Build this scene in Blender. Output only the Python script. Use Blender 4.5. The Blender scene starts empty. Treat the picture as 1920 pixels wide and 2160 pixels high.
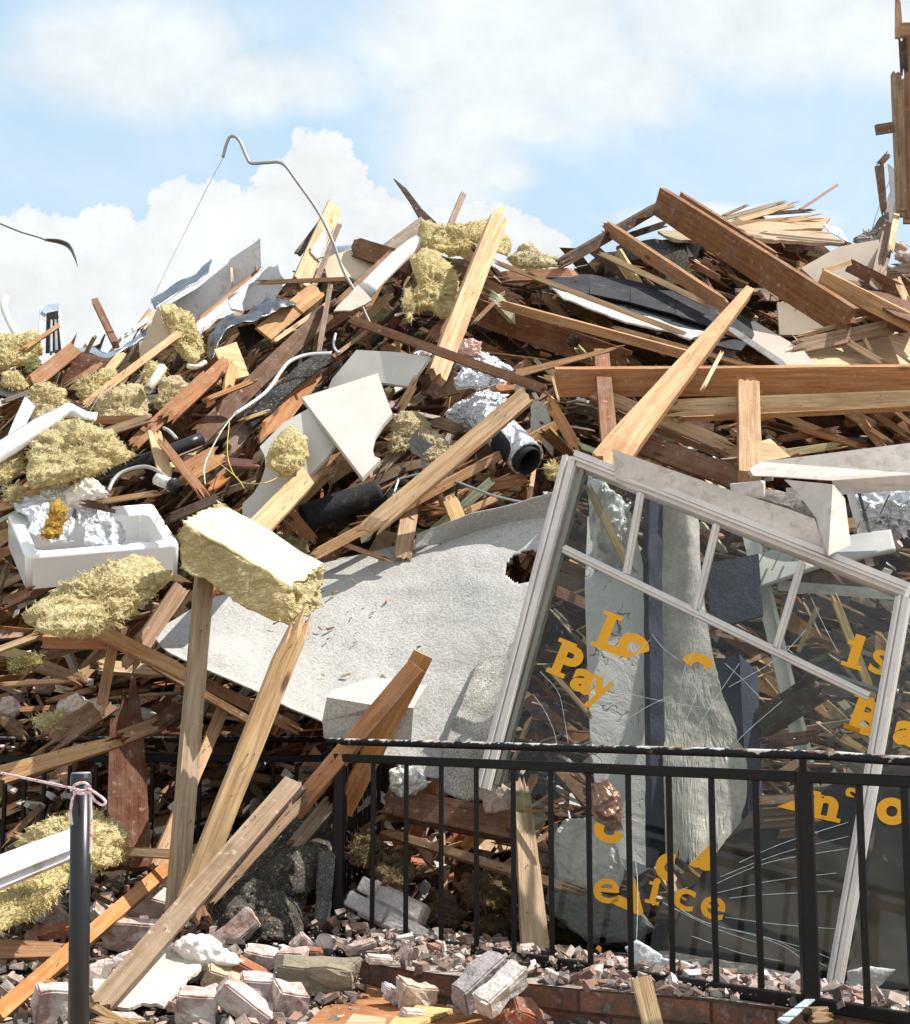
import bpy, bmesh, math, random
from mathutils import Vector, Matrix, noise
from mathutils.geometry import tessellate_polygon
R = math.radians
rnd = random.Random(7)
# ---------------------------------------------------------------- camera
sc = bpy.context.scene
COL = sc.collection
F = 3000.0                       # focal length in pixels of the 1920 x 2160 photograph
PITCH = R(8.0)
CAM = Vector((0, 0, 1.0))
cd = bpy.data.cameras.new('camera'); cam = bpy.data.objects.new('camera', cd); COL.objects.link(cam)
cam.location = CAM; cam.rotation_euler = (R(90) + PITCH, 0, 0)
cd.sensor_fit = 'HORIZONTAL'; cd.sensor_width = 36; cd.lens = F / 1920 * 36
cd.clip_start = .05; cd.clip_end = 3000
sc.camera = cam
# ---------------------------------------------------------------- light
SUN = Vector((.57, .04, .80)).normalized()
elev = math.asin(SUN.z); azi = math.atan2(SUN.x, SUN.y)
w = bpy.data.worlds.new('World'); sc.world = w; w.use_nodes = True
nt = w.node_tree; nt.nodes.clear(); L = nt.links.new
def N(t, **k):
    n = nt.nodes.new(t)
    for a, b in k.items(): setattr(n, a, b)
    return n
def M_(op, a, b=None, c=None):
    n = N('ShaderNodeMath', operation=op)
    for i, v in enumerate((a, b, c)):
        if v is None: continue
        if isinstance(v, (int, float)): n.inputs[i].default_value = v
        else: L(v, n.inputs[i])
    return n.outputs[0]
sky = N('ShaderNodeTexSky', sky_type='NISHITA', sun_disc=False)
sky.sun_elevation = elev; sky.sun_rotation = azi; sky.air_density = 1.0; sky.dust_density = .6; sky.ozone_density = 1.6
bg = N('ShaderNodeBackground'); L(sky.outputs[0], bg.inputs[0]); bg.inputs[1].default_value = .125
tc = N('ShaderNodeTexCoord')
# clouds live on the sky directions: u = x/y, v = z/y in front, and a general fbm with added fill cover behind
sep = N('ShaderNodeSeparateXYZ'); L(tc.outputs['Generated'], sep.inputs[0])
yy = M_('MAXIMUM', M_('ABSOLUTE', sep.outputs[1]), .05)
U = M_('DIVIDE', sep.outputs[0], yy); V = M_('DIVIDE', sep.outputs[2], yy)
cmb = N('ShaderNodeCombineXYZ'); L(U, cmb.inputs[0]); L(V, cmb.inputs[1])
def fbm(scale, detail, rough, dist=0, off=0):
    n = N('ShaderNodeTexNoise'); n.inputs['Scale'].default_value = scale; n.inputs['Detail'].default_value = detail
    n.inputs['Roughness'].default_value = rough; n.inputs['Distortion'].default_value = dist
    m = N('ShaderNodeMapping'); m.inputs['Location'].default_value = (off, off * .37, off * .11); L(cmb.outputs[0], m.inputs[0]); L(m.outputs[0], n.inputs[0])
    return n.outputs['Fac']
def uv(px, py):                  # photograph pixel -> (x/y, z/y) of its sky direction
    u = (px - 960) / F; v = (1080 - py) / F
    y = math.cos(PITCH) - v * math.sin(PITCH); z = math.sin(PITCH) + v * math.cos(PITCH)
    return u / y, z / y
def blob_(px, py, rx, ry):       # 1 in the middle, falling through 0 at the ellipse edge
    u, v = uv(px, py); k = 1 / F
    a = M_('DIVIDE', M_('SUBTRACT', U, u), rx * k); b = M_('DIVIDE', M_('SUBTRACT', V, v), ry * k)
    return M_('SUBTRACT', 1.0, M_('SQRT', M_('ADD', M_('MULTIPLY', a, a), M_('MULTIPLY', b, b))))
def union(ls):
    o = ls[0]
    for x in ls[1:]: o = M_('MAXIMUM', o, x)
    return o
nA = fbm(22, 6, .62, .2, 3.1); nB = fbm(6.5, 7, .55, .5, 1.7); nC = fbm(60, 5, .6, 0, 5.0)
cum = union([blob_(660, 560, 190, 290), blob_(790, 620, 110, 260), blob_(400, 640, 170, 320), blob_(230, 680, 130, 280), blob_(80, 720, 170, 310),
             blob_(1030, 640, 260, 230), blob_(520, 800, 420, 330), blob_(-200, 800, 300, 400)])
cumf = M_('ADD', cum, M_('ADD', M_('MULTIPLY', M_('SUBTRACT', nA, .5), .75), M_('MULTIPLY', M_('SUBTRACT', nC, .5), .2)))
cum_m = N('ShaderNodeMapRange', interpolation_type='SMOOTHSTEP'); L(cumf, cum_m.inputs[0]); cum_m.inputs[1].default_value = .0; cum_m.inputs[2].default_value = .06
hi = union([blob_(250, 120, 420, 190), blob_(1100, 80, 430, 330), blob_(1560, 40, 480, 190), blob_(950, 330, 210, 280), blob_(1330, 180, 200, 130),
            blob_(1120, 265, 150, 60), blob_(1050, 370, 120, 60), blob_(560, 180, 260, 120), blob_(1850, 60, 220, 170), blob_(1500, 460, 300, 40)])
hif = M_('ADD', hi, M_('MULTIPLY', M_('SUBTRACT', nB, .5), 1.5))
hi_m = N('ShaderNodeMapRange', interpolation_type='SMOOTHSTEP'); L(hif, hi_m.inputs[0]); hi_m.inputs[1].default_value = -.25; hi_m.inputs[2].default_value = .7; hi_m.inputs[4].default_value = .88
veil = N('ShaderNodeMapRange'); L(nB, veil.inputs[0]); veil.inputs[1].default_value = .3; veil.inputs[2].default_value = .8; veil.inputs[3].default_value = .05; veil.inputs[4].default_value = .4
front = M_('GREATER_THAN', sep.outputs[1], .02)
cov = M_('MAXIMUM', M_('MULTIPLY', M_('SUBTRACT', 1.0, front), .7), M_('MAXIMUM', M_('MULTIPLY', front, M_('MAXIMUM', cum_m.outputs[0], hi_m.outputs[0])), veil.outputs[0]))
cc = N('ShaderNodeMapRange'); L(M_('ADD', M_('MULTIPLY', nA, .6), M_('MULTIPLY', nB, .5)), cc.inputs[0]); cc.inputs[1].default_value = .35; cc.inputs[2].default_value = .7; cc.inputs[3].default_value = .49; cc.inputs[4].default_value = .63
hz = N('ShaderNodeBackground'); hz.inputs[0].default_value = (.36, .50, .59, 1)
m0 = N('ShaderNodeMixShader'); m0.inputs[0].default_value = .72; L(bg.outputs[0], m0.inputs[1]); L(hz.outputs[0], m0.inputs[2])
bc = N('ShaderNodeBackground'); bc.inputs[0].default_value = (.95, .985, 1.0, 1); L(M_('ADD', cc.outputs[0], M_('MULTIPLY', M_('LESS_THAN', sep.outputs[1], 0), .04)), bc.inputs[1])  # unseen cloud behind the camera, thickened and brightened as added fill light
mx = N('ShaderNodeMixShader'); L(cov, mx.inputs[0]); L(m0.outputs[0], mx.inputs[1]); L(bc.outputs[0], mx.inputs[2])
wo = N('ShaderNodeOutputWorld'); L(mx.outputs[0], wo.inputs[0])
sd = bpy.data.lights.new('sun', 'SUN'); sd.energy = 4.7; sd.angle = R(.5); sd.color = (1, .955, .88)
so = bpy.data.objects.new('sun', sd); COL.objects.link(so); so.rotation_euler = SUN.to_track_quat('Z', 'Y').to_euler()
sc.view_settings.view_transform = 'Standard'; sc.view_settings.look = 'None'; sc.view_settings.exposure = .78; sc.view_settings.gamma = 1
sc.cycles.max_bounces = 8; sc.cycles.transparent_max_bounces = 16
# ---------------------------------------------------------------- pixel geometry
def ray(px, py):
    u = (px - 960) / F; v = (1080 - py) / F
    d = Vector((u, math.cos(PITCH) - v * math.sin(PITCH), math.sin(PITCH) + v * math.cos(PITCH)))
    return d / d.y
def P(px, py, d): return CAM + ray(px, py) * d
def G(px, py, z=0):
    r = ray(px, py); return CAM + r * ((z - CAM.z) / r.z)
DT = [(-200, 13), (300, 12), (400, 11.4), (500, 10.6), (600, 10), (800, 9), (1000, 8.3), (1200, 7.8), (1500, 7.3), (1750, 6.7), (1850, 6.3), (1950, 5.8), (2000, 5.5), (2100, 5.0), (2200, 4.55)]
def D(py):
    for (a, x), (b, y) in zip(DT, DT[1:]):
        if py <= b: return x + (y - x) * max(0, (py - a)) / (b - a)
    return DT[-1][1]
# ---------------------------------------------------------------- objects
def tag(o, label=None, cat=None, group=None, kind=None):
    if label: o['label'] = label
    if cat: o['category'] = cat
    if group: o['group'] = group
    if kind: o['kind'] = kind
    return o
def new(name, verts, faces, mat, parent=None, col=None, smooth=False, mw=None):
    me = bpy.data.meshes.new(name); me.from_pydata([tuple(v) for v in verts], [], faces); me.update()
    o = bpy.data.objects.new(name, me); COL.objects.link(o)
    me.materials.append(mat)
    if smooth:
        for p in me.polygons: p.use_smooth = True
    if mw is not None: o.matrix_world = mw
    if parent:
        o.parent = parent; o.matrix_parent_inverse = parent.matrix_world.inverted()
    if col: o.color = (*col, 1)
    return o
def empty(name, loc, label, cat, group=None):
    o = bpy.data.objects.new(name, None); COL.objects.link(o); o.location = loc; o.empty_display_size = .1
    o.matrix_world = Matrix.Translation(loc)
    return tag(o, label, cat, group)
def fixn(o):
    bm = bmesh.new(); bm.from_mesh(o.data); bmesh.ops.recalc_face_normals(bm, faces=bm.faces); bm.to_mesh(o.data); bm.free(); return o
# ---------------------------------------------------------------- materials
def mat(name):
    m = bpy.data.materials.new(name); m.use_nodes = True
    t = m.node_tree; b = t.nodes['Principled BSDF']; return m, t, b
class NT:
    def __init__(s, t): s.t = t
    def n(s, ty, ins=None, **k):
        x = s.t.nodes.new(ty)
        for a, b in k.items(): setattr(x, a, b)
        for a, b in (ins or {}).items():
            if isinstance(b, bpy.types.NodeSocket): s.t.links.new(b, x.inputs[a])
            else: x.inputs[a].default_value = b
        return x
    def noise(s, co, scale, detail=4, rough=.55, dist=0): return s.n('ShaderNodeTexNoise', {'Vector': co, 'Scale': scale, 'Detail': detail, 'Roughness': rough, 'Distortion': dist}).outputs['Fac']
    def map(s, co, sca): return s.n('ShaderNodeMapping', {'Vector': co, 'Scale': sca}).outputs[0]
    def mr(s, v, a, b, c, d): return s.n('ShaderNodeMapRange', {0: v, 1: a, 2: b, 3: c, 4: d}).outputs[0]
    def mul(s, c, v): return s.n('ShaderNodeVectorMath', {0: c, 1: v}, operation='MULTIPLY').outputs[0]
    def mix(s, f, a, b, blend='MIX'):
        x = s.n('ShaderNodeMix', data_type='RGBA', blend_type=blend)
        for i, v in ((0, f), (6, a), (7, b)):
            if isinstance(v, bpy.types.NodeSocket): s.t.links.new(v, x.inputs[i])
            else: x.inputs[i].default_value = v if i == 0 else (*v, 1)
        return x.outputs[2]
    def bump(s, h, st, dist, b):
        x = s.n('ShaderNodeBump', {'Strength': st, 'Distance': dist, 'Height': h}); s.t.links.new(x.outputs[0], b.inputs['Normal'])
    def link(s, a, b): s.t.links.new(a, b)
def wood_mat():
    m, t, b = mat('wood'); n = NT(t)
    co = n.n('ShaderNodeTexCoord').outputs['Object']; oi = n.n('ShaderNodeObjectInfo')
    rv = n.n('ShaderNodeVectorMath', {0: oi.outputs['Random'], 1: (37, 11, 5)}, operation='MULTIPLY').outputs[0]
    co2 = n.n('ShaderNodeVectorMath', {0: co, 1: rv}, operation='ADD').outputs[0]
    g1 = n.noise(n.map(co2, (1.6, 30, 30)), 1.6, 5, .6, .6)
    g2 = n.noise(n.map(co2, (4, 150, 150)), 1.4, 3, .6, .2)
    g3 = n.noise(co2, 3.2, 4, .6)
    g4 = n.noise(co2, 26, 3, .6)
    kn = n.n('ShaderNodeTexVoronoi', {'Vector': n.map(co2, (2.2, 7, 7)), 'Scale': 1.0}).outputs['Distance']
    c = oi.outputs['Color']
    c = n.mix(n.mr(g1, .38, .62, 0, .75), c, n.mix(1.0, c, (.55, .44, .35), 'MULTIPLY'))
    c = n.mix(n.mr(g2, .45, .75, 0, .5), c, n.mix(1.0, c, (.60, .48, .38), 'MULTIPLY'))
    c = n.mix(n.mr(g3, .54, .74, 0, .65), c, n.mix(1.0, c, (.50, .48, .47), 'MULTIPLY'))
    c = n.mix(n.mr(g4, .62, .72, 0, .5), c, (.46, .40, .34)); c = n.mix(n.mr(n.noise(co2, 7, 6, .75), .45, .68, .0, .2), c, (.40, .335, .27))
    c = n.mix(n.mr(kn, .06, .13, .85, 0), c, n.mix(1.0, c, (.22, .13, .08), 'MULTIPLY'))
    n.link(c, b.inputs['Base Color']); b.inputs['Roughness'].default_value = .78; b.inputs['Specular IOR Level'].default_value = .25
    h = n.n('ShaderNodeMath', {0: g1, 1: g2}, operation='ADD').outputs[0]
    n.bump(h, .55, .006, b); return m
def plain(name, rough=.6, metal=0, n1=(6, .8, 1.1), n2=(60, .85, 1.1), bump=(80, .3, .003), base=None, spec=.3, stain=None):
    m, t, b = mat(name); n = NT(t); co = n.n('ShaderNodeTexCoord').outputs['Object']
    c = n.n('ShaderNodeObjectInfo').outputs['Color'] if base is None else n.n('ShaderNodeRGB').outputs[0]
    if base is not None: t.nodes[-1].outputs[0].default_value = (*base, 1)
    a = n.mr(n.noise(co, n1[0], 5, .6), .35, .65, n1[1], n1[2]); d = n.mr(n.noise(co, n2[0], 3, .6), .3, .7, n2[1], n2[2])
    c = n.n('ShaderNodeVectorMath', {0: c, 'Scale': n.n('ShaderNodeMath', {0: a, 1: d}, operation='MULTIPLY').outputs[0]}, operation='SCALE').outputs[0]
    if stain: c = n.mix(n.mr(n.noise(co, stain[0], 6, .7, .5), stain[1], stain[1] + .08, 0, stain[3]), c, stain[2])
    n.link(c, b.inputs['Base Color']); b.inputs['Roughness'].default_value = rough; b.inputs['Metallic'].default_value = metal
    b.inputs['Specular IOR Level'].default_value = spec
    if bump: n.bump(n.noise(co, bump[0], 5, .65), bump[1], bump[2], b)
    return m
def wool_mat():
    m, t, b = mat('fibre_wool'); n = NT(t); co = n.n('ShaderNodeTexCoord').outputs['Object']; c = n.n('ShaderNodeObjectInfo').outputs['Color']
    a = n.noise(co, 9, 4, .55, 1.2); f = n.noise(n.map(co, (1, 1, 1.9)), 17, 3, .55, 1.6); g = n.noise(co, 3.0, 5, .7)
    h = n.n('ShaderNodeMath', {0: n.n('ShaderNodeMath', {0: f, 1: .5}, operation='SUBTRACT').outputs[0]}, operation='ABSOLUTE').outputs[0]
    c = n.mix(n.mr(a, .52, .68, 0, .35), c, n.mix(1.0, c, (.80, .66, .44), 'MULTIPLY'))
    c = n.mix(n.mr(h, .0, .03, .42, 0), c, n.mix(1.0, c, (.66, .52, .32), 'MULTIPLY')); c = n.mix(n.mr(n.noise(co, 75, 2, .5), .35, .6, .2, 0), c, n.mix(1.0, c, (.7, .62, .45), 'MULTIPLY'))  # folds between fibres painted darker, their shade put into the colour
    c = n.mix(n.mr(g, .58, .70, 0, .35), c, (.36, .31, .23))
    n.link(c, b.inputs['Base Color']); b.inputs['Roughness'].default_value = 1; b.inputs['Specular IOR Level'].default_value = .02
    k = n.n('ShaderNodeMath', {0: n.n('ShaderNodeMath', {0: h, 1: 2.2}, operation='MULTIPLY').outputs[0], 1: a}, operation='ADD').outputs[0]
    n.bump(k, 1.0, .05, b)
    tl = n.n('ShaderNodeBsdfTranslucent', {0: c}); ms = n.n('ShaderNodeMixShader', {0: .36, 1: b.outputs[0], 2: tl.outputs[0]}); n.link(ms.outputs[0], t.nodes['Material Output'].inputs[0]); return m
def foil_mat():
    m, t, b = mat('crinkled_foil'); n = NT(t); co = n.n('ShaderNodeTexCoord').outputs['Object']
    v = n.n('ShaderNodeTexVoronoi', {'Vector': co, 'Scale': 28.0}).outputs['Distance']; f = n.noise(co, 34, 5, .7, 1.4)
    b.inputs['Base Color'].default_value = (.80, .82, .86, 1); b.inputs['Metallic'].default_value = .92; b.inputs['Roughness'].default_value = .27
    n.bump(n.n('ShaderNodeMath', {0: v, 1: f}, operation='ADD').outputs[0], 1.0, .02, b); return m
def glass_mat():
    m, t, b = mat('window_glass'); n = NT(t); t.nodes.remove(b); out = t.nodes['Material Output']
    tr = n.n('ShaderNodeBsdfTransparent', {0: (.87, .89, .87, 1)}); gl = n.n('ShaderNodeBsdfGlossy', {'Color': (1, 1, 1, 1), 'Roughness': .03})
    co = n.n('ShaderNodeTexCoord').outputs['Object']; df = n.n('ShaderNodeBsdfDiffuse', {0: (.42, .44, .43, 1)})
    fr = n.n('ShaderNodeFresnel', {0: 1.27}).outputs[0]
    a = n.n('ShaderNodeMixShader', {0: fr, 1: tr.outputs[0], 2: gl.outputs[0]})
    dust = n.mr(n.noise(n.map(co, (1, 1, .5)), 5, 6, .7, .8), .45, .75, .0, .025)
    x = n.n('ShaderNodeMixShader', {0: dust, 1: a.outputs[0], 2: df.outputs[0]})
    n.link(x.outputs[0], out.inputs[0]); return m
def membrane_mat():
    m, t, b = mat('grit_membrane'); n = NT(t); co = n.n('ShaderNodeTexCoord').outputs['Object']; c = n.n('ShaderNodeObjectInfo').outputs['Color']
    g = n.noise(co, 75, 3, .6); s = n.noise(co, 2.2, 6, .65, .8); st = n.noise(n.map(co, (1, 3, 1)), 7, 6, .7, .5)
    c = n.mix(n.mr(g, .35, .6, .55, 0), c, (.22, .21, .20))
    c = n.mix(n.mr(s, .5, .75, 0, .35), c, (.27, .26, .25)); c = n.mix(n.mr(n.noise(co, 22, 3, .6), .68, .72, 0, .6), c, (.16, .12, .09))
    c = n.mix(n.mr(st, .62, .72, 0, .5), c, (.21, .17, .13))
    n.link(c, b.inputs['Base Color']); b.inputs['Roughness'].default_value = .95; b.inputs['Specular IOR Level'].default_value = .1
    n.bump(n.n('ShaderNodeMath', {0: g, 1: s}, operation='ADD').outputs[0], .8, .006, b); return m
def rail_mat():
    m, t, b = mat('chipped_black_paint'); n = NT(t); co = n.n('ShaderNodeTexCoord').outputs['Object']
    f = n.noise(n.map(co, (1, 1, 1)), 17, 7, .72, .4); g = n.noise(co, 9, 5, .6); nz = n.n('ShaderNodeSeparateXYZ', {0: n.n('ShaderNodeNewGeometry').outputs['Normal']}).outputs[2]
    top = n.mr(nz, .2, .8, 0, .16)
    k = n.n('ShaderNodeMath', {0: f, 1: top}, operation='ADD').outputs[0]
    c = n.mix(n.mr(k, 0.635, .65, 0, 1), (.004, .004, .006), n.mix(n.mr(g, .52, .6, 0, 1), (.50, .47, .43), (.14, .06, .035)))
    n.link(c, b.inputs['Base Color']); b.inputs['Roughness'].default_value = .42; b.inputs['Specular IOR Level'].default_value = .25
    n.bump(k, .4, .003, b); return m
def brick_mat(name, c1, c2, c3, mortar=None):
    m, t, b = mat(name); n = NT(t); co = n.n('ShaderNodeTexCoord').outputs['Object']; oi = n.n('ShaderNodeObjectInfo').outputs['Random']
    p = n.n('ShaderNodeVectorMath', {0: co, 1: n.n('ShaderNodeVectorMath', {0: oi, 1: (9, 5, 7)}, operation='MULTIPLY').outputs[0]}, operation='ADD').outputs[0]
    c = n.mix(n.mr(n.noise(p, 11, 6, .7, .6), .46, .60, 0, 1), c1, c2)
    c = n.mix(n.mr(n.noise(p, 30, 4, .7), .55, .68, 0, .8), c, c3)
    if mortar:
        br = n.n('ShaderNodeTexBrick', {'Vector': n.map(co, (1, 1, 1)), 'Scale': 1.0, 'Mortar Size': .006, 'Brick Width': .22, 'Row Height': .075, 'Color1': (1, 1, 1, 1), 'Color2': (.55, .5, .5, 1), 'Mortar': (*mortar, 1)})
        c = n.mix(1.0, c, br.outputs[0], 'MULTIPLY')
    if mortar:
        nz = n.n('ShaderNodeSeparateXYZ', {0: n.n('ShaderNodeNewGeometry').outputs['Normal']}).outputs[2]
        c = n.mix(n.mr(nz, .5, .8, 0, .95), c, (.36, .30, .26)); c = n.mix(n.mr(n.noise(p, 6, 6, .75), .42, .60, 0, .75), c, (.10, .08, .065))
    n.link(c, b.inputs['Base Color']); b.inputs['Roughness'].default_value = .92; b.inputs['Specular IOR Level'].default_value = .1
    n.bump(n.noise(p, 70, 5, .7), .7, .006, b); return m
WOOD = wood_mat(); WOOL = wool_mat(); FOIL = foil_mat(); GLASS = glass_mat(); MEMB = membrane_mat(); CHIP = rail_mat()
PAINT = plain('aged_paint', .42, 0, (4, .82, 1.04), (40, .93, 1.03), (30, .12, .002), stain=(9, .54, (.30, .24, .18), .5))
CERAMIC = plain('glazed_ceramic', .12, 0, (3, .97, 1), (30, .98, 1), None, spec=.5)
BOARDM = plain('fibre_board', .8, 0, (3, .88, 1.05), (170, .90, 1.05), (150, .25, .002), stain=(5, .66, (.33, .29, .24), .4))
METAL = plain('galvanised_metal', .35, .85, (5, .75, 1.1), (60, .9, 1.05), (14, .35, .006))
STEEL = plain('steel_tube', .4, .6, (5, .9, 1.05), (60, .95, 1.02), None)
DARK = plain('rough_black', .8, 0, (6, .6, 1.4), (90, .6, 1.5), (60, .7, .006), stain=(12, .60, (.12, .105, .085), .7))
GRANULE = plain('mineral_roofing', .95, 0, (5, .55, 1.5), (150, .4, 1.9), (170, .8, .006), stain=(75, .56, (.33, .27, .19), .9), spec=.15)
PIPE = plain('black_pipe', .3, 0, (5, .9, 1.1), (60, .9, 1.1), (40, .05, .001), spec=.3, stain=(16, .70, (.28, .26, .24), .8))
FENCE = plain('black_iron', .42, 0, (9, .8, 1.3), (60, .9, 1.2), (30, .2, .002), base=(.005, .005, .005), spec=.22)
STUCCO = plain('stucco', .95, 0, (5, .85, 1.05), (60, .85, 1.08), (45, .9, .012), stain=(8, .62, (.33, .29, .26), .5))
BRICK = brick_mat('painted_brick', (.52, .44, .40), (.30, .19, .155), (.52, .48, .44))
REDBRICK = brick_mat('red_brick', (.30, .11, .06), (.20, .10, .07), (.44, .38, .33))
CURB = brick_mat('curb_brick', (.30, .13, .08), (.12, .09, .075), (.40, .33, .28), mortar=(.30, .27, .24))
FRAME = plain('white_frame_paint', .42, 0, (4, .88, 1.04), (40, .95, 1.03), (30, .1, .002), stain=(11, .64, (.34, .29, .24), .4))
LETTER = plain('orange_vinyl', .45, 0, (9, .97, 1.0), (60, .97, 1.0), None, base=(.72, .33, .008))
ROPE = plain('red_white_rope', .85, 0, (90, .85, 1.1), (200, .7, 1.1), (200, .6, .003), stain=(70, .52, (.55, .03, .06), .95), base=(.70, .60, .62))
CRACK = plain('glass_edge', .15, 0, (30, .7, 1.1), (80, .7, 1.1), None, base=(.62, .72, .74), spec=.8)
# colours
PALE = (.68, .49, .30); TAN = (.53, .34, .18); ORG = (.43, .22, .09); RED = (.19, .082, .038); BRN = (.235, .13, .07); DRK = (.09, .053, .033); GRY = (.36, .285, .21); YEL = (.62, .44, .23)
YW = (.99, .87, .50); CREAM = (.98, .90, .64); MOSS = (.97, .85, .54)
WHT = (.80, .80, .79); VIN = (.52, .48, .45); BLK = (.020, .020, .022); SIL = (.62, .64, .66)
def crackle_mat():
    m, t, b = mat('crackled_paint'); n = NT(t); co = n.n('ShaderNodeTexCoord').outputs['Object']; c = n.n('ShaderNodeObjectInfo').outputs['Color']
    d = n.n('ShaderNodeVectorMath', {0: co, 1: n.n('ShaderNodeVectorMath', {0: n.n('ShaderNodeTexNoise', {'Vector': co, 'Scale': 9.0, 'Detail': 5.0}).outputs['Color'], 'Scale': .12}, operation='SCALE').outputs[0]}, operation='ADD').outputs[0]
    v = n.n('ShaderNodeTexVoronoi', {'Vector': n.map(d, (1, 1, .55)), 'Scale': 17.0}, feature='DISTANCE_TO_EDGE').outputs['Distance']
    g = n.noise(co, 6, 6, .7, .6); k = n.n('ShaderNodeMath', {0: v, 1: n.mr(g, .4, .6, 0, .07)}, operation='ADD').outputs[0]
    c = n.mix(n.mr(k, .012, .03, 1, 0), c, (.09, .085, .09)); c = n.mix(n.mr(g, .55, .75, 0, .5), c, (.30, .32, .36))
    n.link(c, b.inputs['Base Color']); b.inputs['Roughness'].default_value = .55; n.bump(n.n('ShaderNodeMath', {0: n.mr(k, .0, .04, 0, 1), 1: g}, operation='ADD').outputs[0], .9, .012, b); return m
CRACKLE = crackle_mat(); PLASTIC = plain('wrinkled_plastic', .28, 0, (5, .7, 1.15), (40, .9, 1.1), (9, .5, .02), spec=.6)
# ---------------------------------------------------------------- builders
def board_mesh(ln, wd, th, jag=(0, 0), taper=(1, 1), bow=0, seed=0, n=12, k=7):
    r = random.Random(seed); vs = []; fs = []
    kk = k + 1
    j0 = [r.uniform(0, 1) ** 1.6 * jag[0] for _ in range(kk)]; j1 = [r.uniform(0, 1) ** 1.6 * jag[1] for _ in range(kk)]
    ph = r.uniform(0, 6)
    for s in (1, -1):
        for i in range(n + 1):
            t = i / n; w_ = wd * (taper[0] + (taper[1] - taper[0]) * t) * (1 + r.uniform(-.022, .022))
            for q in range(kk):
                a = q / k - .5; x = t * ln
                if t < .25: x += j0[q] * (1 - t / .25)
                if t > .75: x -= j1[q] * (t - .75) / .25
                thk = th
                if jag[0] > .05 and i == 0: thk = th * .35
                if jag[1] > .05 and i == n: thk = th * .35
                vs.append((x, a * w_ + bow * .4 * math.sin(t * math.pi + ph * .1), s * thk / 2 + bow * math.sin(t * math.pi)))
    h = (n + 1) * kk
    for i in range(n):
        for q in range(k):
            a = i * kk + q; fs.append((a, a + kk, a + kk + 1, a + 1)); a += h; fs.append((a, a + 1, a + kk + 1, a + kk))
        a = i * kk; fs.append((a, a + h, a + h + kk, a + kk)); a = i * kk + k; fs.append((a, a + kk, a + kk + h, a + h))
    for q in range(k):
        fs.append((q, q + 1, q + 1 + h, q + h)); a = n * kk + q; fs.append((a, a + h, a + h + 1, a + 1))
    return vs, fs
def frame_axes(A, B, roll):
    X = (B - A).normalized(); V_ = (CAM - (A + B) / 2).normalized()
    Nn = (V_ - X * V_.dot(X)).normalized(); S = (SUN - X * SUN.dot(X)).normalized()
    sgn = 1 if X.dot(Nn.cross(S)) > 0 else -1
    Nn = Matrix.Rotation(R(roll) * sgn, 3, X) @ Nn
    return X, Nn.cross(X), Nn
seed_ = [100]
def adj(x, y, d): return d * .58 if x > 610 and 860 < y < 1260 and d < -.5 and x < 1240 else d
def board(name, label, x1, y1, x2, y2, wpx, col, d=0, roll=12, t=.035, jag=(.07, .07), taper=(1, 1), bow=0, d2=None, cat=None, group=None, mat=None, absd=None, parent=None, bevel=False):
    seed_[0] += 1
    if absd: da, db = absd
    else: da = D(y1) + adj(x1, y1, d); db = D(y2) + adj(x2, y2, d if d2 is None else d2)
    A = P(x1, y1, da); B = P(x2, y2, db)
    wd = wpx * (da + db) / 2 / F / math.cos(R(roll)) if abs(roll) < 70 else wpx * (da + db) / 2 / F
    X, Y, Z = frame_axes(A, B, roll)
    mw = Matrix.Translation(A) @ Matrix((X, Y, Z)).transposed().to_4x4()
    vs, fs = board_mesh((B - A).length, wd, t, jag, taper, bow, seed_[0])
    o = new(name, vs, fs, mat or WOOD, parent, col, mw=mw)
    if parent is None: tag(o, label, cat or name.replace('_', ' '), group)
    return fixn(o)
def plane_pts(poly, anchor, normal):
    p0 = P(*anchor); nn = Vector(normal).normalized(); out = []
    for x, y in poly:
        r = ray(x, y); out.append(CAM + r * ((p0 - CAM).dot(nn) / r.dot(nn)))
    return out, nn
def rough_poly(poly, step=14, amp=2.5, seed=1):
    r = random.Random(seed); out = []
    for (a, b), (c, d) in zip(poly, poly[1:] + poly[:1]):
        l = math.hypot(c - a, d - b); k = max(1, int(l / step))
        for i in range(k):
            t = i / k; out.append((a + (c - a) * t + (r.uniform(-amp, amp) if i else 0), b + (d - b) * t + (r.uniform(-amp, amp) if i else 0)))
    return out
def slab_pts(pts, nn, th):
    n = len(pts); tri = tessellate_polygon([pts]); vs = list(pts) + [p - nn * th for p in pts]
    fs = [tuple(t) for t in tri] + [tuple(i + n for i in reversed(t)) for t in tri] + [(i, (i + 1) % n, (i + 1) % n + n, i + n) for i in range(n)]
    return vs, fs
def panel(name, label, poly, d, normal, th, mat, col, cat=None, rough=0, group=None, parent=None, step=14):
    cx = sum(p[0] for p in poly) / len(poly); cy = sum(p[1] for p in poly) / len(poly)
    if rough: poly = rough_poly(poly, step, rough, int(cx))
    pts, nn = plane_pts(poly, (cx, cy, D(cy) + adj(cx, cy, d)), normal)
    if nn.dot(CAM - pts[0]) < 0: nn = -nn
    c = sum(pts, Vector()) / len(pts)
    X = Vector((1, 0, 0)) - nn * nn.x; X.normalize(); Y = nn.cross(X); mw = Matrix.Translation(c) @ Matrix((X, Y, nn)).transposed().to_4x4()
    inv = mw.inverted(); vs, fs = slab_pts(pts, nn, th)
    o = new(name, [inv @ v for v in vs], fs, mat, parent, col, mw=mw)
    if parent is None: tag(o, label, cat or name.replace('_', ' '), group)
    return fixn(o)
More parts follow.
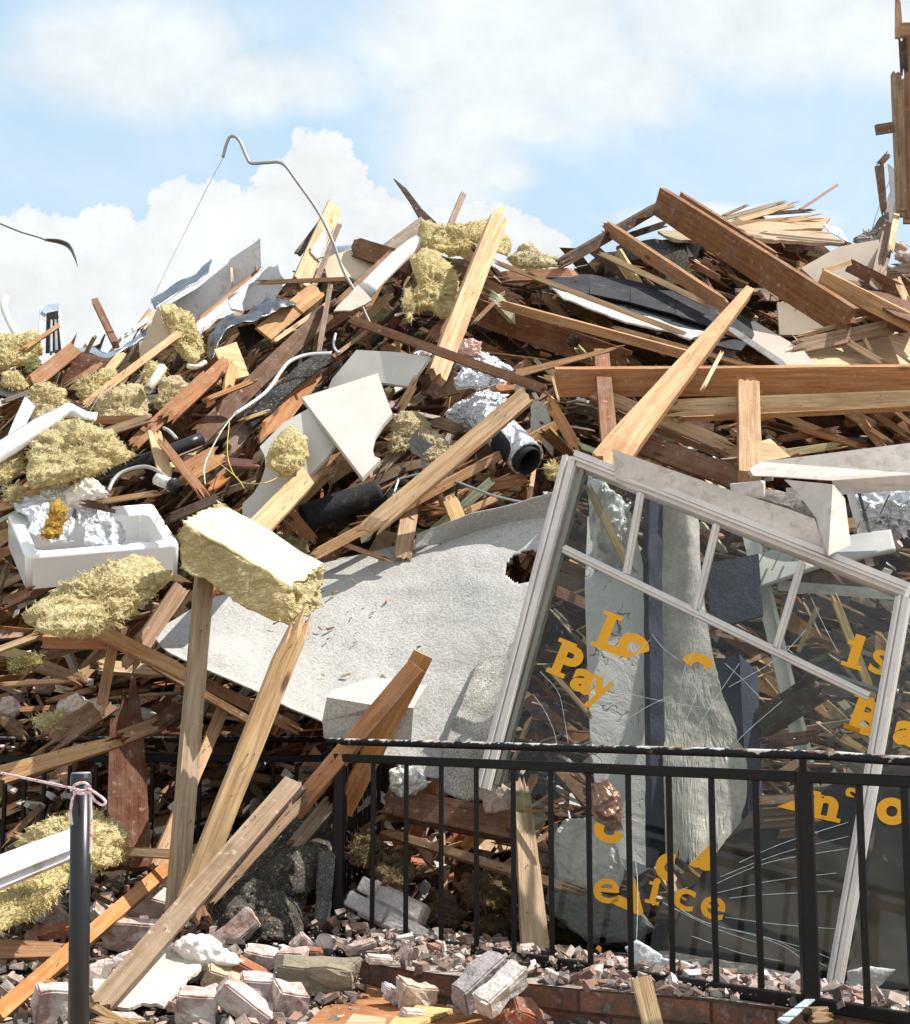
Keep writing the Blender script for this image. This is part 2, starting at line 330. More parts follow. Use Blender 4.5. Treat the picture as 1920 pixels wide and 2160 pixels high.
def catmull(p, t):
    n = len(p) - 1; x = min(max(t, 0), 1) * n; i = min(int(x), n - 1); f = x - i
    a = p[max(i - 1, 0)]; b = p[i]; c = p[i + 1]; d = p[min(i + 2, n)]
    return .5 * ((2 * b) + (c - a) * f + (2 * a - 5 * b + 4 * c - d) * f * f + (3 * b - a - 3 * c + d) * f ** 3)
def fb(p, s, o=4): return noise.fractal(p * s, 1.0, 2.0, o)
def sheet(name, label, rows, mat, col, th=.006, res=(40, 20), amp=0, ns=4, cat=None, smooth=True, parent=None, hole=None, rel=True, group=None, ragged=0):
    """rows of (px, py, depth offset) control points, interpolated smoothly"""
    W = [[P(x, y, (D(y) + adj(x, y, z)) if rel else z) for x, y, z in r] for r in rows]
    nu, nv = res; vs = []; fs = []
    c = sum((v for r in W for v in r), Vector()) / sum(len(r) for r in W)
    grid = []
    for j in range(nv + 1):
        rg = 0
        cr = None
        for i in range(nu + 1):
            u = i / nu; v = j / nv
            if ragged:
                e = noise.noise(Vector((u * 23, seed_[0], 0))) * ragged; v = v * (1 + e); 
                e2 = noise.noise(Vector((j / nv * 17, 5 + seed_[0], 2))) * ragged; u = min(1, max(0, u * (1 + e2)))
            p = catmull([catmull(r, u) for r in W], min(1, v)) if len(W) > 1 else None
            if amp:
                q = p + Vector((seed_[0], 0, 0)); p = p + Vector((fb(q, ns) * .4, -1, .6)).normalized() * fb(q, ns) * amp
            grid.append(p)
    for j in range(nv):
        for i in range(nu):
            a = j * (nu + 1) + i; q = (a, a + 1, a + nu + 2, a + nu + 1)
            if hole and hole(sum((grid[k] for k in q), Vector()) / 4): continue
            fs.append(q)
    o = new(name, [p - c for p in grid], fs, mat, parent, col, smooth, Matrix.Translation(c))
    fixn(o)
    if th:
        s = o.modifiers.new('s', 'SOLIDIFY'); s.thickness = th; s.offset = 0
    if parent is None: tag(o, label, cat or name.replace('_', ' '), group)
    seed_[0] += 1
    return o
def facets(name, label, faces, mat, col, th=.004, cat=None, parent=None):
    vs = []; fs = []; idx = {}
    for f in faces:
        q = []
        for v in f:
            if v not in idx: idx[v] = len(vs); vs.append(P(*v))
            q.append(idx[v])
        fs.append(q)
    c = sum(vs, Vector()) / len(vs); o = new(name, [v - c for v in vs], fs, mat, parent, col, mw=Matrix.Translation(c)); fixn(o)
    m = o.modifiers.new('s', 'SOLIDIFY'); m.thickness = th; m.offset = 0
    if parent is None: tag(o, label, cat or name.replace('_', ' '))
    return o
def lump(name, label, poly, d, col, th=.2, mat=None, amp=.035, ns=9, p=3, tilt=(0, 0), cat='insulation', rings=20, seg=110, group=None, rel=True, cut=None):
    """closed irregular body whose outline follows the polygon, bulging towards and away from the viewer"""
    cx = sum(q[0] for q in poly) / len(poly); cy = sum(q[1] for q in poly) / len(poly); d0 = D(cy) + adj(cx, cy, d) if rel else d
    def rad(th_):
        dx, dy = math.cos(th_), math.sin(th_); best = 1
        for (a, b), (c, e) in zip(poly, poly[1:] + poly[:1]):
            ex, ey = c - a, e - b; den = dx * ey - dy * ex
            if abs(den) < 1e-9: continue
            t = ((a - cx) * ey - (b - cy) * ex) / den; s = ((a - cx) * dy - (b - cy) * dx) / den
            if t > 0 and -1e-6 <= s <= 1 + 1e-6: best = max(best, t)
        return best
    rr = [rad(2 * math.pi * i / seg) for i in range(seg)]
    vs = []; fs = []; seed_[0] += 1; sd_ = Vector((seed_[0] * 3.7, 0, 0))
    for side in (-1, 1):
        for k in range(rings + 1):
            s = k / rings; s = 1 - (1 - s) ** 1.5
            for i in range(seg):
                a = 2 * math.pi * i / seg; x = cx + math.cos(a) * rr[i] * s; y = cy + math.sin(a) * rr[i] * s
                dd = d0 + (x - cx) * tilt[0] + (y - cy) * tilt[1] + side * th / 2 * (1 - s ** p) ** (1 / p)
                vs.append(P(x, y, dd))
    c = P(cx, cy, d0)
    for k in range(len(vs)):
        q = vs[k] - c; nz = fb(q + sd_, ns, 5) * amp + (.5 - abs(noise.noise((q + sd_) * ns * 2.3))) * amp * .9 + noise.noise((q + sd_) * ns * 7) * amp * .35
        vs[k] = q + Vector((q.x * .7, (q.y if abs(q.y) > .01 else -.01) * 1.2, q.z * .7)).normalized() * nz
    h = (rings + 1) * seg; nfl = 0
    if mat is None:
        rf = random.Random(seed_[0]); nfl = min(1500, int(250 + 0.09 * max(rr) * max(rr)))
        base_n = len(vs)
        for _ in range(nfl):
            v0 = vs[rf.randrange(h)]; out = Vector((v0.x, min(v0.y, -.02) * 1.5, v0.z)).normalized(); t1 = Vector((rf.uniform(-1, 1), rf.uniform(-.6, .6), rf.uniform(-1, 1))); t1 = (t1 - out * t1.dot(out) * .75).normalized()
            t2 = t1.cross(out).normalized(); ln_ = rf.uniform(.010, .036); w_ = rf.uniform(.001, .0045); q0 = v0 - out * .002; q1 = v0 + t1 * ln_ * .5 + out * rf.uniform(.003, .010); q2_ = v0 + t1 * ln_ + out * rf.uniform(-.002, .016)
            b0 = len(vs); vs += [q0 - t2 * w_, q0 + t2 * w_, q1 - t2 * w_ * .8, q1 + t2 * w_ * .8, q2_]; fs += [(b0, b0 + 1, b0 + 3, b0 + 2), (b0 + 2, b0 + 3, b0 + 4)]
    for sd2 in (0, 1):
        for k in range(rings):
            for i in range(seg):
                a = sd2 * h + k * seg + i; b = sd2 * h + k * seg + (i + 1) % seg; fs.append((a, b, b + seg, a + seg))
    for i in range(seg):
        a = rings * seg + i; b = rings * seg + (i + 1) % seg; fs.append((a, b, b + h, a + h))
    o = new(name, vs, fs, mat or WOOL, None, col, mat is None, Matrix.Translation(c))
    bm = bmesh.new(); bm.from_mesh(o.data); bmesh.ops.remove_doubles(bm, verts=[v for v in bm.verts if v.index < 2 * h], dist=1e-4); bmesh.ops.recalc_face_normals(bm, faces=bm.faces); bm.to_mesh(o.data); bm.free()
    return tag(o, label, cat, group)
def tube_mesh(pts, r, seg=10, smoothn=0, closed=False, cap=True):
    if smoothn: pts = [catmull(pts, i / smoothn) for i in range(smoothn + 1)]
    n = len(pts); vs = []; fs = []; up = Vector((.13, .2, 1)).normalized(); prev = None
    for i, p in enumerate(pts):
        t = (pts[min(i + 1, n - 1)] - pts[max(i - 1, 0)]).normalized()
        a = (prev - t * prev.dot(t)).normalized() if prev else t.cross(up).normalized()
        prev = a; b = t.cross(a); ri = r[i * len(r) // n] if isinstance(r, (list, tuple)) else r
        for k in range(seg):
            an = 2 * math.pi * k / seg; vs.append(p + a * math.cos(an) * ri + b * math.sin(an) * ri)
    for i in range(n - 1):
        for k in range(seg):
            a = i * seg + k; b = i * seg + (k + 1) % seg; fs.append((a, b, b + seg, a + seg))
    if cap: fs += [tuple(range(seg))[::-1], tuple(range((n - 1) * seg, n * seg))]
    return vs, fs
def tube(name, label, pp, wpx, mat, col, d=0, smoothn=0, cat=None, parent=None, rel=True, group=None, open_=False, seg=12):
    pts = [P(q[0], q[1], (D(q[1]) + adj(q[0], q[1], d) + (q[2] if len(q) > 2 else 0)) if rel else q[2]) for q in pp]
    r = wpx / 2 * sum((q - CAM).y for q in pts) / len(pts) / F
    c = sum(pts, Vector()) / len(pts); vs, fs = tube_mesh(pts, r, seg, smoothn, cap=not open_)
    o = new(name, [v - c for v in vs], fs, mat, parent, col, True, Matrix.Translation(c)); fixn(o)
    if open_: s = o.modifiers.new('s', 'SOLIDIFY'); s.thickness = r * .14; s.offset = -1
    if parent is None: tag(o, label, cat or name.replace('_', ' '), group)
    return o
def box_mesh(sx, sy, sz, n=3, amp=0, ns=12, sd_=0, bev=.0):
    bm = bmesh.new(); bmesh.ops.create_cube(bm, size=1); bmesh.ops.scale(bm, vec=(sx, sy, sz), verts=bm.verts)
    if bev: bmesh.ops.bevel(bm, geom=bm.edges[:], offset=bev, segments=2, affect='EDGES')
    if n: bmesh.ops.subdivide_edges(bm, edges=bm.edges[:], cuts=n, use_grid_fill=True)
    for v in bm.verts:
        if amp:
            q = v.co + Vector((sd_ * 5.3, 0, 0)); v.co += v.co.normalized() * (fb(q, ns) * amp + (noise.cell(q * 14) - .5) * amp * .4)
    me = ([v.co.copy() for v in bm.verts], [tuple(v.index for v in f.verts) for f in bm.faces]); bm.verts.index_update()
    me = ([v.co.copy() for v in bm.verts], [tuple(v.index for v in f.verts) for f in bm.faces]); bm.free(); return me
def brick(label, px, py, rot, d=0, size=(.2, .095, .065), mat=None, amp=.012, name='brick', group=None, cat='brick'):
    seed_[0] += 1; vs, fs = box_mesh(*size, n=5, amp=amp, ns=14, sd_=seed_[0], bev=.006)
    c = P(px, py, D(py) + d); from mathutils import Euler
    mw = Matrix.Translation(c) @ Euler([R(a) for a in rot]).to_matrix().to_4x4()
    o = new(name, vs, fs, mat or BRICK, None, (1, 1, 1), mw=mw); return tag(fixn(o), label, cat, group)
# ================================================================ SETTING
gm = plain('pale_concrete', .95, 0, (.3, .85, 1.1), (20, .9, 1.1), (40, .3, .004), base=(.40, .33, .26), spec=.1)
o = new('ground', [(-400, -300, -.02), (400, -300, -.02), (400, 900, -.02), (-400, 900, -.02)], [(0, 1, 2, 3)], gm); tag(o, kind='structure')
sm_ = plain('dusty_asphalt', .95, 0, (1.5, .6, 1.5), (60, .7, 1.3), (90, .5, .006), base=(.055, .053, .052), stain=(7, .52, (.30, .25, .21), .85), spec=.15)
o = new('street', [(-30, 3.9, 0), (30, 3.9, 0), (30, 11, 0), (-30, 11, 0)], [(0, 1, 2, 3)], sm_); tag(o, kind='structure')
# heap body: a relief that climbs from the fence to the crest and falls away behind it
CREST = [(-300, 800), (0, 770), (100, 750), (200, 745), (300, 700), (380, 690), (450, 660), (560, 610), (650, 560), (750, 540), (880, 520), (1000, 530), (1100, 570), (1200, 560), (1300, 515), (1400, 500), (1550, 495), (1750, 520), (1850, 540), (1920, 560), (2300, 570)]
def crest(x):
    for (a, u), (b, v) in zip(CREST, CREST[1:]):
        if x <= b: return u + (v - u) * (x - a) / (b - a)
    return CREST[-1][1]
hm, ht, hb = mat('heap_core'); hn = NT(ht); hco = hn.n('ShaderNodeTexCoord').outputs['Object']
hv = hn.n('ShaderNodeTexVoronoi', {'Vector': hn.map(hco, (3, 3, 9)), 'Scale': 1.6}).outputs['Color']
hc = hn.mix(hn.mr(hn.noise(hco, 5, 6, .7), .42, .62, 0, 1), (.04, .026, .018), (.19, .115, .065))  # dark tones painted in for the shade of the gaps between boards
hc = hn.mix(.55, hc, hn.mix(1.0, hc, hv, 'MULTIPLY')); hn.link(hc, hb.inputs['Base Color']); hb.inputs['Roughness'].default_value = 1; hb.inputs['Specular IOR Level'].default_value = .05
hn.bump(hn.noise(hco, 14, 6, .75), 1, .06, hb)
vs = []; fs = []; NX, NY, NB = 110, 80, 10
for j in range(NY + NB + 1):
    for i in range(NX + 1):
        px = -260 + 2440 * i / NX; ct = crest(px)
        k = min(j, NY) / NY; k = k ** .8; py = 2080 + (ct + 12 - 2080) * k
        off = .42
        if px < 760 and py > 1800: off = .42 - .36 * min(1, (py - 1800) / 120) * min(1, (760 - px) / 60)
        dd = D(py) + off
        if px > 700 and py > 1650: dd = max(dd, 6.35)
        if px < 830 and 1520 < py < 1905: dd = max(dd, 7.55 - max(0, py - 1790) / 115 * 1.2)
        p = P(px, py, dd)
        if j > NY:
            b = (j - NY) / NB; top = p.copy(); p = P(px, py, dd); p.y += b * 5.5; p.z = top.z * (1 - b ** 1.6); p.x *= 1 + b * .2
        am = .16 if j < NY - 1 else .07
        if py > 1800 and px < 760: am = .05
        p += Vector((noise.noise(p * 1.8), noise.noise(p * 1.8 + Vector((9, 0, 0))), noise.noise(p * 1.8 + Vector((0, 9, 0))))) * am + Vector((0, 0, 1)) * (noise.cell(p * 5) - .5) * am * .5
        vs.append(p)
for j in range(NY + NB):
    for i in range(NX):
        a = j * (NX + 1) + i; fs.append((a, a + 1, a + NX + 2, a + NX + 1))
o = new('debris_heap', vs, fs, hm); tag(fixn(o), 'core of the debris heap, painted dark for the shaded gaps between the loose boards', 'debris', kind='stuff')
# loose splinters over the heap: far too many to count
def shards(name, label, cat, n, place, size, mat, col, seed, flat=.25, blocky=False):
    r = random.Random(seed); vs = []; fs = []
    for _ in range(n):
        q = place(r)
        if q is None: continue
        p, ax = q; l, wd, th = size(r); X = ax.normalized(); Yv = X.cross(Vector((r.uniform(-1, 1), r.uniform(-1, 1), r.uniform(-1, 1)))).normalized(); Z = X.cross(Yv); b = len(vs)
        for sx in (-1, 1):
            tp = r.uniform(.2, 1) if sx > 0 else r.uniform(.6, 1)
            for sy, sz in ((-1, -1), (1, -1), (1, 1), (-1, 1)):
                vs.append(p + X * sx * l / 2 * r.uniform(.6, 1.1) + Yv * sy * wd / 2 * tp * r.uniform(.6, 1) + Z * sz * th / 2 * tp * r.uniform(.6, 1))
        fs += [(b, b + 1, b + 2, b + 3), (b + 7, b + 6, b + 5, b + 4)] + [(b + k, b + 4 + k, b + 4 + (k + 1) % 4, b + (k + 1) % 4) for k in range(4)]
    o = new(name, vs, fs, mat, None, col); return tag(fixn(o), label, cat, kind='stuff')
def flow(px, py, r):             # the lie of the boards, degrees, measured in the picture
    if px < 720: return r.gauss(38, 20) if py < 1150 else r.gauss(20, 32)
    if py < 800 and px > 900: return r.gauss(-27, 15)
    if px < 1150: return r.gauss(35, 28)
    return r.gauss(-18, 24)
def on_heap(r, lo=-.25, hi=.4, ymin=None, ymax=1950):
    px = r.uniform(-60, 1980); ct = crest(px); py = r.uniform(ct + 10, ymax)
    if px > 700 and py > 1620 and py > 1960: return None
    d = D(py) + r.uniform(lo, hi)
    if px > 700 and py > 1650: d = max(d, 6.25)
    if px < 830 and 1520 < py < 1850: d = max(d, 7.3 + r.uniform(0, .2))
    a = R(flow(px, py, r)); p = P(px, py, d)
    return p, Vector((math.cos(a), r.uniform(-.6, .6), math.sin(a)))
def colmat(name, cols, seed_scale=1):
    m, t, b = mat(name); n = NT(t); g = n.n('ShaderNodeNewGeometry').outputs['Random Per Island']
    cr = n.n('ShaderNodeValToRGB', {0: g}); e = cr.color_ramp.elements; cr.color_ramp.interpolation = 'CONSTANT'
    while len(e) < len(cols): e.new(.5)
    for i, c in enumerate(cols): e[i].position = i / len(cols); e[i].color = (*c, 1)
    co = n.n('ShaderNodeTexCoord').outputs['Object']; v = n.mr(n.noise(co, 25, 5, .65), .3, .7, .65, 1.2)
    c = n.n('ShaderNodeVectorMath', {0: cr.outputs[0], 'Scale': v}, operation='SCALE').outputs[0]
    n.link(c, b.inputs['Base Color']); b.inputs['Roughness'].default_value = .9; b.inputs['Specular IOR Level'].default_value = .15
    n.bump(n.noise(co, 90, 3, .6), .5, .004, b); return m
MS = colmat('splinter_mix', [BRN, DRK, (.36, .25, .16), RED, TAN, (.42, .33, .24), DRK, (.30, .14, .06), (.2, .16, .12), (.16, .09, .05), (.12, .05, .025), (.05, .035, .025)])
MP = colmat('plaster_mix', [(.56, .51, .47), (.45, .38, .34), (.62, .60, .57), (.34, .14, .08), (.28, .25, .23), (.56, .50, .46)])
MC = colmat('chip_mix', [(.48, .40, .36), (.36, .28, .24), (.56, .50, .46), (.28, .16, .12), (.20, .16, .14), (.42, .32, .27), (.10, .08, .07), (.25, .17, .14)])
shards('splinters', 'countless small splinters and slivers strewn all over the debris heap', 'splinters', 2300, lambda r: on_heap(r, .0, .42), lambda r: (r.uniform(.06, .42), r.uniform(.01, .055), r.uniform(.005, .02)), MS, None, 11)
shards('broken_sheathing', 'broken scraps of board packed between the planks of the heap', 'board scraps', 800, lambda r: on_heap(r, .1, .42), lambda r: (r.uniform(.2, .7), r.uniform(.06, .18), r.uniform(.012, .03)), MS, None, 12)
def fleft(r):
    px = r.uniform(-60, 760); py = r.uniform(1850, 2190); return P(px, py, D(py) + r.uniform(-.03, .10)), Vector((r.uniform(-1, 1), r.uniform(-1, 1), r.uniform(-.3, .3)))
shards('plaster_rubble', 'small plaster and brick crumbs on the ground at the lower left', 'rubble', 3200, fleft, lambda r: (lambda k: (.065 * k, .05 * k, .035 * k))(.1 + r.random() ** 4 * 1.2), MC, None, 13)
def inside(r):
    px = r.uniform(20, 1900); py = r.uniform(1600, 1960)
    return P(px, py, max(D(py), 6.2) + r.uniform(0, .3)), Vector((r.uniform(-1, 1), r.uniform(-1, 1), r.uniform(-.5, .5)))
shards('pale_scraps', 'small pale plaster and paper scraps caught between the boards of the heap', 'scraps', 520, lambda r: on_heap(r, -.15, .25), lambda r: (r.uniform(.03, .13), r.uniform(.03, .09), r.uniform(.004, .02)), MP, None, 17)
shards('rubble_behind_fence', 'dim crumbs of plaster and brick lying behind the iron fence', 'rubble', 500, inside, lambda r: (r.uniform(.03, .12), r.uniform(.02, .08), r.uniform(.01, .05)), MP, None, 14)
# ================================================================ FENCE and brick ledge
def fd(px): return 6.0 * 2665 / (px + 1950)          # depth of the fence line at a pixel column
def fpt(px, z, bias=0): p = P(px, 1700, fd(px) + bias); return Vector((p.x, p.y, z))
def barbox(name, A, B, w_, h_, m, parent, col=None):   # square bar between two points
    X = (B - A).normalized(); up = Vector((0, 0, 1)) if abs(X.z) < .8 else Vector((0, 1, 0)); Y = up.cross(X).normalized(); Z = X.cross(Y)
    ln = (B - A).length; vs = []; e = min(w_, h_) * .14
    prof = [(-w_/2 + e, -h_/2), (w_/2 - e, -h_/2), (w_/2, -h_/2 + e), (w_/2, h_/2 - e), (w_/2 - e, h_/2), (-w_/2 + e, h_/2), (-w_/2, h_/2 - e), (-w_/2, -h_/2 + e)]
    for x in (0, ln):
        vs += [(x, a, b) for a, b in prof]
    fs = [tuple(range(8))[::-1], tuple(range(8, 16))] + [(k, (k + 1) % 8, (k + 1) % 8 + 8, k + 8) for k in range(8)]
    mw = Matrix.Translation(A) @ Matrix((X, Y, Z)).transposed().to_4x4()
    return fixn(new(name, vs, fs, m, parent, col, mw=mw))
def zt(px): return .877 - .008 * max(0, px - 715) / 1200
def zb(px): return .118 + .026 * min(1, max(0, (px - 715) / 900))
fe = empty('iron_fence', fpt(1200, 0), 'black iron railing with chipped top tube across the lower right, in front of the window', 'fence')
bal = [787, 857, 931, 1005, 1083, 1162, 1242, 1326, 1412, 1502, 1595, 1814, 1909, 2005]
def ubar(px): return zt(px) - .066
rows_ = [fpt(x, zt(x)) for x in (690, 715, 900, 1300, 1600, 1700, 1760, 1850, 2060)]
rows_[7].z -= .006; rows_[8].z -= .012
c = fpt(1200, .8); tv, tf = tube_mesh(rows_, .0145, 14, 40); fixn(new('top_rail', [v - c for v in tv], tf, CHIP, fe, None, True, Matrix.Translation(c)))
for a, b in ((722, 1690), (1703, 2060)):
    barbox('upper_bar', fpt(a, ubar(a)), fpt(b, ubar(b)), .024, .034, FENCE, fe)
    barbox('lower_bar', fpt(a, zb(a)), fpt(b, zb(b)), .026, .038, FENCE, fe)
for x in (715, 1697):
    barbox('post', fpt(x, zb(x) - .05), fpt(x, ubar(x) + .017), .05, .05, FENCE, fe); barbox('post_neck', fpt(x, ubar(x) + .017), fpt(x, zt(x) - .012), .02, .02, FENCE, fe)
for x in bal: barbox('baluster', fpt(x, zb(x) + .02), fpt(x, ubar(x) - .018), .019, .019, FENCE, fe)
f2 = empty('iron_fence', P(360, 1700, 7.0), 'black iron railing running off to the left, half buried under splintered planks', 'fence')
def q2(px, z): d = 6.92 + (px + 60) / 870 * .16; p = P(px, 1700, d); return Vector((p.x, p.y, z))
tv, tf = tube_mesh([q2(-70, .868), q2(300, .868), q2(808, .866)], .0145, 12, 10); c = q2(300, .845); fixn(new('top_rail', [v - c for v in tv], tf, CHIP, f2, None, True, Matrix.Translation(c)))
barbox('upper_bar', q2(-70, .775), q2(795, .775), .024, .034, FENCE, f2); barbox('lower_bar', q2(-70, .16), q2(795, .16), .026, .038, FENCE, f2)
for x in [9, 50, 91, 145, 200, 320, 372, 420, 474, 522, 575, 625, 675, 722]: barbox('baluster', q2(x, .18), q2(x, .745), .019, .019, FENCE, f2)
barbox('post', q2(808, 0), q2(808, .86), .055, .055, FENCE, f2)
f3 = empty('iron_fence', P(750, 1700, 6.7), 'short black iron railing return joining the corner post to the fence behind', 'fence')
A_, B_ = fpt(715, 0), q2(808, 0)
def q3(t, z): p = A_.lerp(B_, t); return Vector((p.x, p.y, z))
tv, tf = tube_mesh([q3(.03, .876), q3(.97, .868)], .0145, 12); c = q3(.5, .842); fixn(new('top_rail', [v - c for v in tv], tf, CHIP, f3, None, True, Matrix.Translation(c)))
barbox('upper_bar', q3(.03, .808), q3(.97, .790), .024, .034, FENCE, f3); barbox('lower_bar', q3(.03, .14), q3(.97, .15), .026, .038, FENCE, f3)
for k in range(1, 9): barbox('baluster', q3(k / 9, .16), q3(k / 9, .78), .019, .019, FENCE, f3)
# ledge
ft = [G(735, 2022, .105), G(870, 2048, .105), G(1220, 2086, .11), G(1500, 2106, .12), G(1900, 2160, .125), G(2100, 2190, .125)]
bk = [fpt(x, .11) + Vector((.1, .30, 0)) for x in (735, 870, 1220, 1500, 1900, 2100)]
c = ft[2].copy(); vs = []; fs = []
for i in range(6):
    a, b = ft[i], bk[i]; b.z = a.z; vs += [Vector((a.x, a.y, -.05)), a, b, Vector((b.x, b.y, -.05))]
for i in range(5):
    k = i * 4; fs += [(k, k + 4, k + 5, k + 1), (k + 1, k + 5, k + 6, k + 2), (k + 2, k + 6, k + 7, k + 3)]
fs += [(0, 1, 2, 3), (23, 22, 21, 20)]
Xa = (ft[4] - ft[0]).normalized(); Ya = Vector((0, 0, 1)); Za = Xa.cross(Ya).normalized(); Ya = Za.cross(Xa)
mw = Matrix.Translation(c) @ Matrix((Xa, Ya, Za)).transposed().to_4x4()
o = fixn(new('brick_ledge', [mw.inverted() @ v for v in vs], fs, CURB, mw=mw)); tag(o, 'low brick ledge that carries the iron railing, littered with crumbs', 'ledge')
def chips(r):
    t = r.uniform(0, 5); i = min(4, int(t)); f = t - i; s = r.random() ** .7; a = ft[i].lerp(ft[i + 1], f).lerp(bk[i].lerp(bk[i + 1], f), s)
    h = .045 * (1 - abs(s - .45)); a.z += r.uniform(0, 1) * h; return a, Vector((r.uniform(-1, 1), r.uniform(-1, 1), r.uniform(-.4, .4)))
shards('ledge_crumbs', 'pale brick and plaster crumbs covering the top of the brick ledge', 'rubble', 5000, chips, lambda r: (lambda k: (.055 * k, .042 * k, .03 * k))(.12 + r.random() ** 4 * 1.2), MC, None, 15)
def street(r):
    px = r.uniform(640, 1950); py = 2050 + (px - 640) * .07 + abs(r.gauss(0, 1)) * 45; p = G(px, py, .004); return p, Vector((r.uniform(-1, 1), r.uniform(-1, 1), r.uniform(-.2, .2)))
shards('street_crumbs', 'fine plaster crumbs scattered on the street in front of the brick ledge', 'rubble', 3000, street, lambda r: (lambda k: (.06 * k, .045 * k, .04 * k))(.06 + r.random() ** 4), MC, None, 16)
# ================================================================ WINDOWS
wp = [P(1193, 957, 6.10), P(1912, 1243, 5.35), P(1030, 1600, 5.76)]
WN = (wp[1] - wp[0]).cross(wp[2] - wp[0]).normalized()
if WN.y > 0: WN = -WN
WX = (wp[1] - wp[0]).normalized(); WY = WN.cross(WX); WM = Matrix.Translation(wp[0]) @ Matrix((WX, WY, WN)).transposed().to_4x4(); WI = WM.inverted()
def W2(px, py, off=0):
    r = ray(px, py); p = CAM + r * ((wp[0] - CAM).dot(WN) / r.dot(WN)); return p + WN * off
def wpoly(name, poly, o0, o1, mat, col, parent):      # prism in the window's plane between two offsets
    pts = [W2(x, y) for x, y in poly]; n = len(pts); tri = tessellate_polygon([pts])
    vs = [WI @ (p + WN * o1) for p in pts] + [WI @ (p + WN * o0) for p in pts]
    fs = [tuple(t) for t in tri] + [tuple(i + n for i in reversed(t)) for t in tri] + [(i, (i + 1) % n, (i + 1) % n + n, i + n) for i in range(n)]
    return fixn(new(name, vs, fs, mat, parent, col, mw=WM))
def strip(x1, y1, x2, y2, a, b):                     # quad a..b pixels to the left/right of a line
    l = math.hypot(x2 - x1, y2 - y1); nx, ny = -(y2 - y1) / l, (x2 - x1) / l
    return [(x1 + nx * a, y1 + ny * a), (x2 + nx * a, y2 + ny * a), (x2 + nx * b, y2 + ny * b), (x1 + nx * b, y1 + ny * b)]
we = empty('shop_window', wp[0], 'large white window frame with cracked glass and orange lettering leaning behind the fence', 'window')
we.matrix_world = WM
def member(name, x1, y1, x2, y2, wd, depth=.05, bands=((0, 1, 0), (.06, .45, .010), (.58, .74, .016))):
    o = wpoly(name, strip(x1, y1, x2, y2, -wd / 2, wd / 2), -depth, .012, FRAME, (.60, .56, .53), we)
    for a, b, z in bands[1:]: wpoly('moulding', strip(x1, y1, x2, y2, -wd / 2 + wd * a, -wd / 2 + wd * b), .0125, .012 + z, FRAME, (.60, .56, .53), o)
    return o
member('left_stile', 1204, 966, 1020, 1665, 32)
member('top_rail', 1212, 966, 1915, 1246, 30)
member('right_stile', 1905, 1262, 1752, 2115, 31)
wpoly('inner_bead', strip(1228, 990, 1047, 1655, -5, 4), -.03, .004, FRAME, (.20, .19, .15), we)
def muntin(a, b, c_, d_, wd=15):
    m = wpoly('muntin', strip(a, b, c_, d_, -wd / 2, wd / 2), -.012, .008, FRAME, (.60, .56, .53), we); wpoly('muntin_ridge', strip(a, b, c_, d_, -wd / 6, wd / 6), .0082, .017, FRAME, (.60, .56, .53), m)
muntin(1190, 1158, 1834, 1470, 17); muntin(1352, 1042, 1322, 1212); muntin(1512, 1108, 1468, 1290); muntin(1692, 1186, 1638, 1368)
wpoly('broken_bead', strip(1650, 1385, 1870, 1458, -4, 3), -.03, -.014, FRAME, (.30, .30, .28), we)
def glass(poly, off=-.004): wpoly('glass_pane', poly, off - .002, off, GLASS, None, we)
glass([(1222, 985), (1346, 1036), (1316, 1208), (1186, 1148)]); glass([(1358, 1046), (1506, 1106), (1462, 1282), (1328, 1214)])
glass([(1518, 1112), (1686, 1182), (1632, 1360), (1474, 1290)]); glass([(1698, 1190), (1895, 1262), (1862, 1468), (1644, 1370)])
glass([(1183, 1164), (1640, 1380), (1858, 1480), (1745, 2080), (1560, 2065), (1380, 2020), (1318, 1985), (1296, 1700), (1272, 1610), (1180, 1700), (1120, 1770), (1030, 1640), (1040, 1600)])
glass([(1180, 1700), (1272, 1610), (1296, 1700), (1318, 1985), (1240, 1990), (1150, 1900)], -.013)
glass([(1922, 1262), (1975, 1290), (1975, 2075), (1778, 2105)])
def crack_lines(name, lines, parent, off=.003, r=.0011):
    vs = []; fs = []
    for ln in lines:
        pts = [WI @ W2(x, y, off) for x, y in ln]; v, f = tube_mesh(pts, r * (1 + .0 * len(pts)), 5, 10 if len(pts) > 2 else 0); b = len(vs); vs += v; fs += [tuple(i + b for i in q) for q in f]
    fixn(new(name, vs, fs, CRACK, parent, None, True, WM))
crack_lines('crack_lines', [[(1140, 1417), (1178, 1460), (1190, 1510), (1200, 1572)], [(1125, 1465), (1150, 1500), (1170, 1545), (1176, 1580)], [(1376, 1338), (1400, 1368), (1437, 1396)], [(1530, 1400), (1565, 1432), (1614, 1482)],
    [(1711, 1260), (1734, 1310), (1755, 1352), (1768, 1376)], [(1290, 1440), (1350, 1375), (1372, 1350)], [(1285, 1545), (1360, 1495), (1412, 1470)],
    [(1435, 1460), (1445, 1410), (1475, 1360), (1500, 1345)], [(1486, 1420), (1460, 1490), (1430, 1570)], [(1560, 1400), (1500, 1490), (1455, 1570)], [(1290, 1455), (1400, 1480), (1530, 1500)],
    [(1538, 1450), (1640, 1390), (1700, 1330)], [(1500, 1640), (1560, 1560), (1650, 1480)]], we, r=.0012)
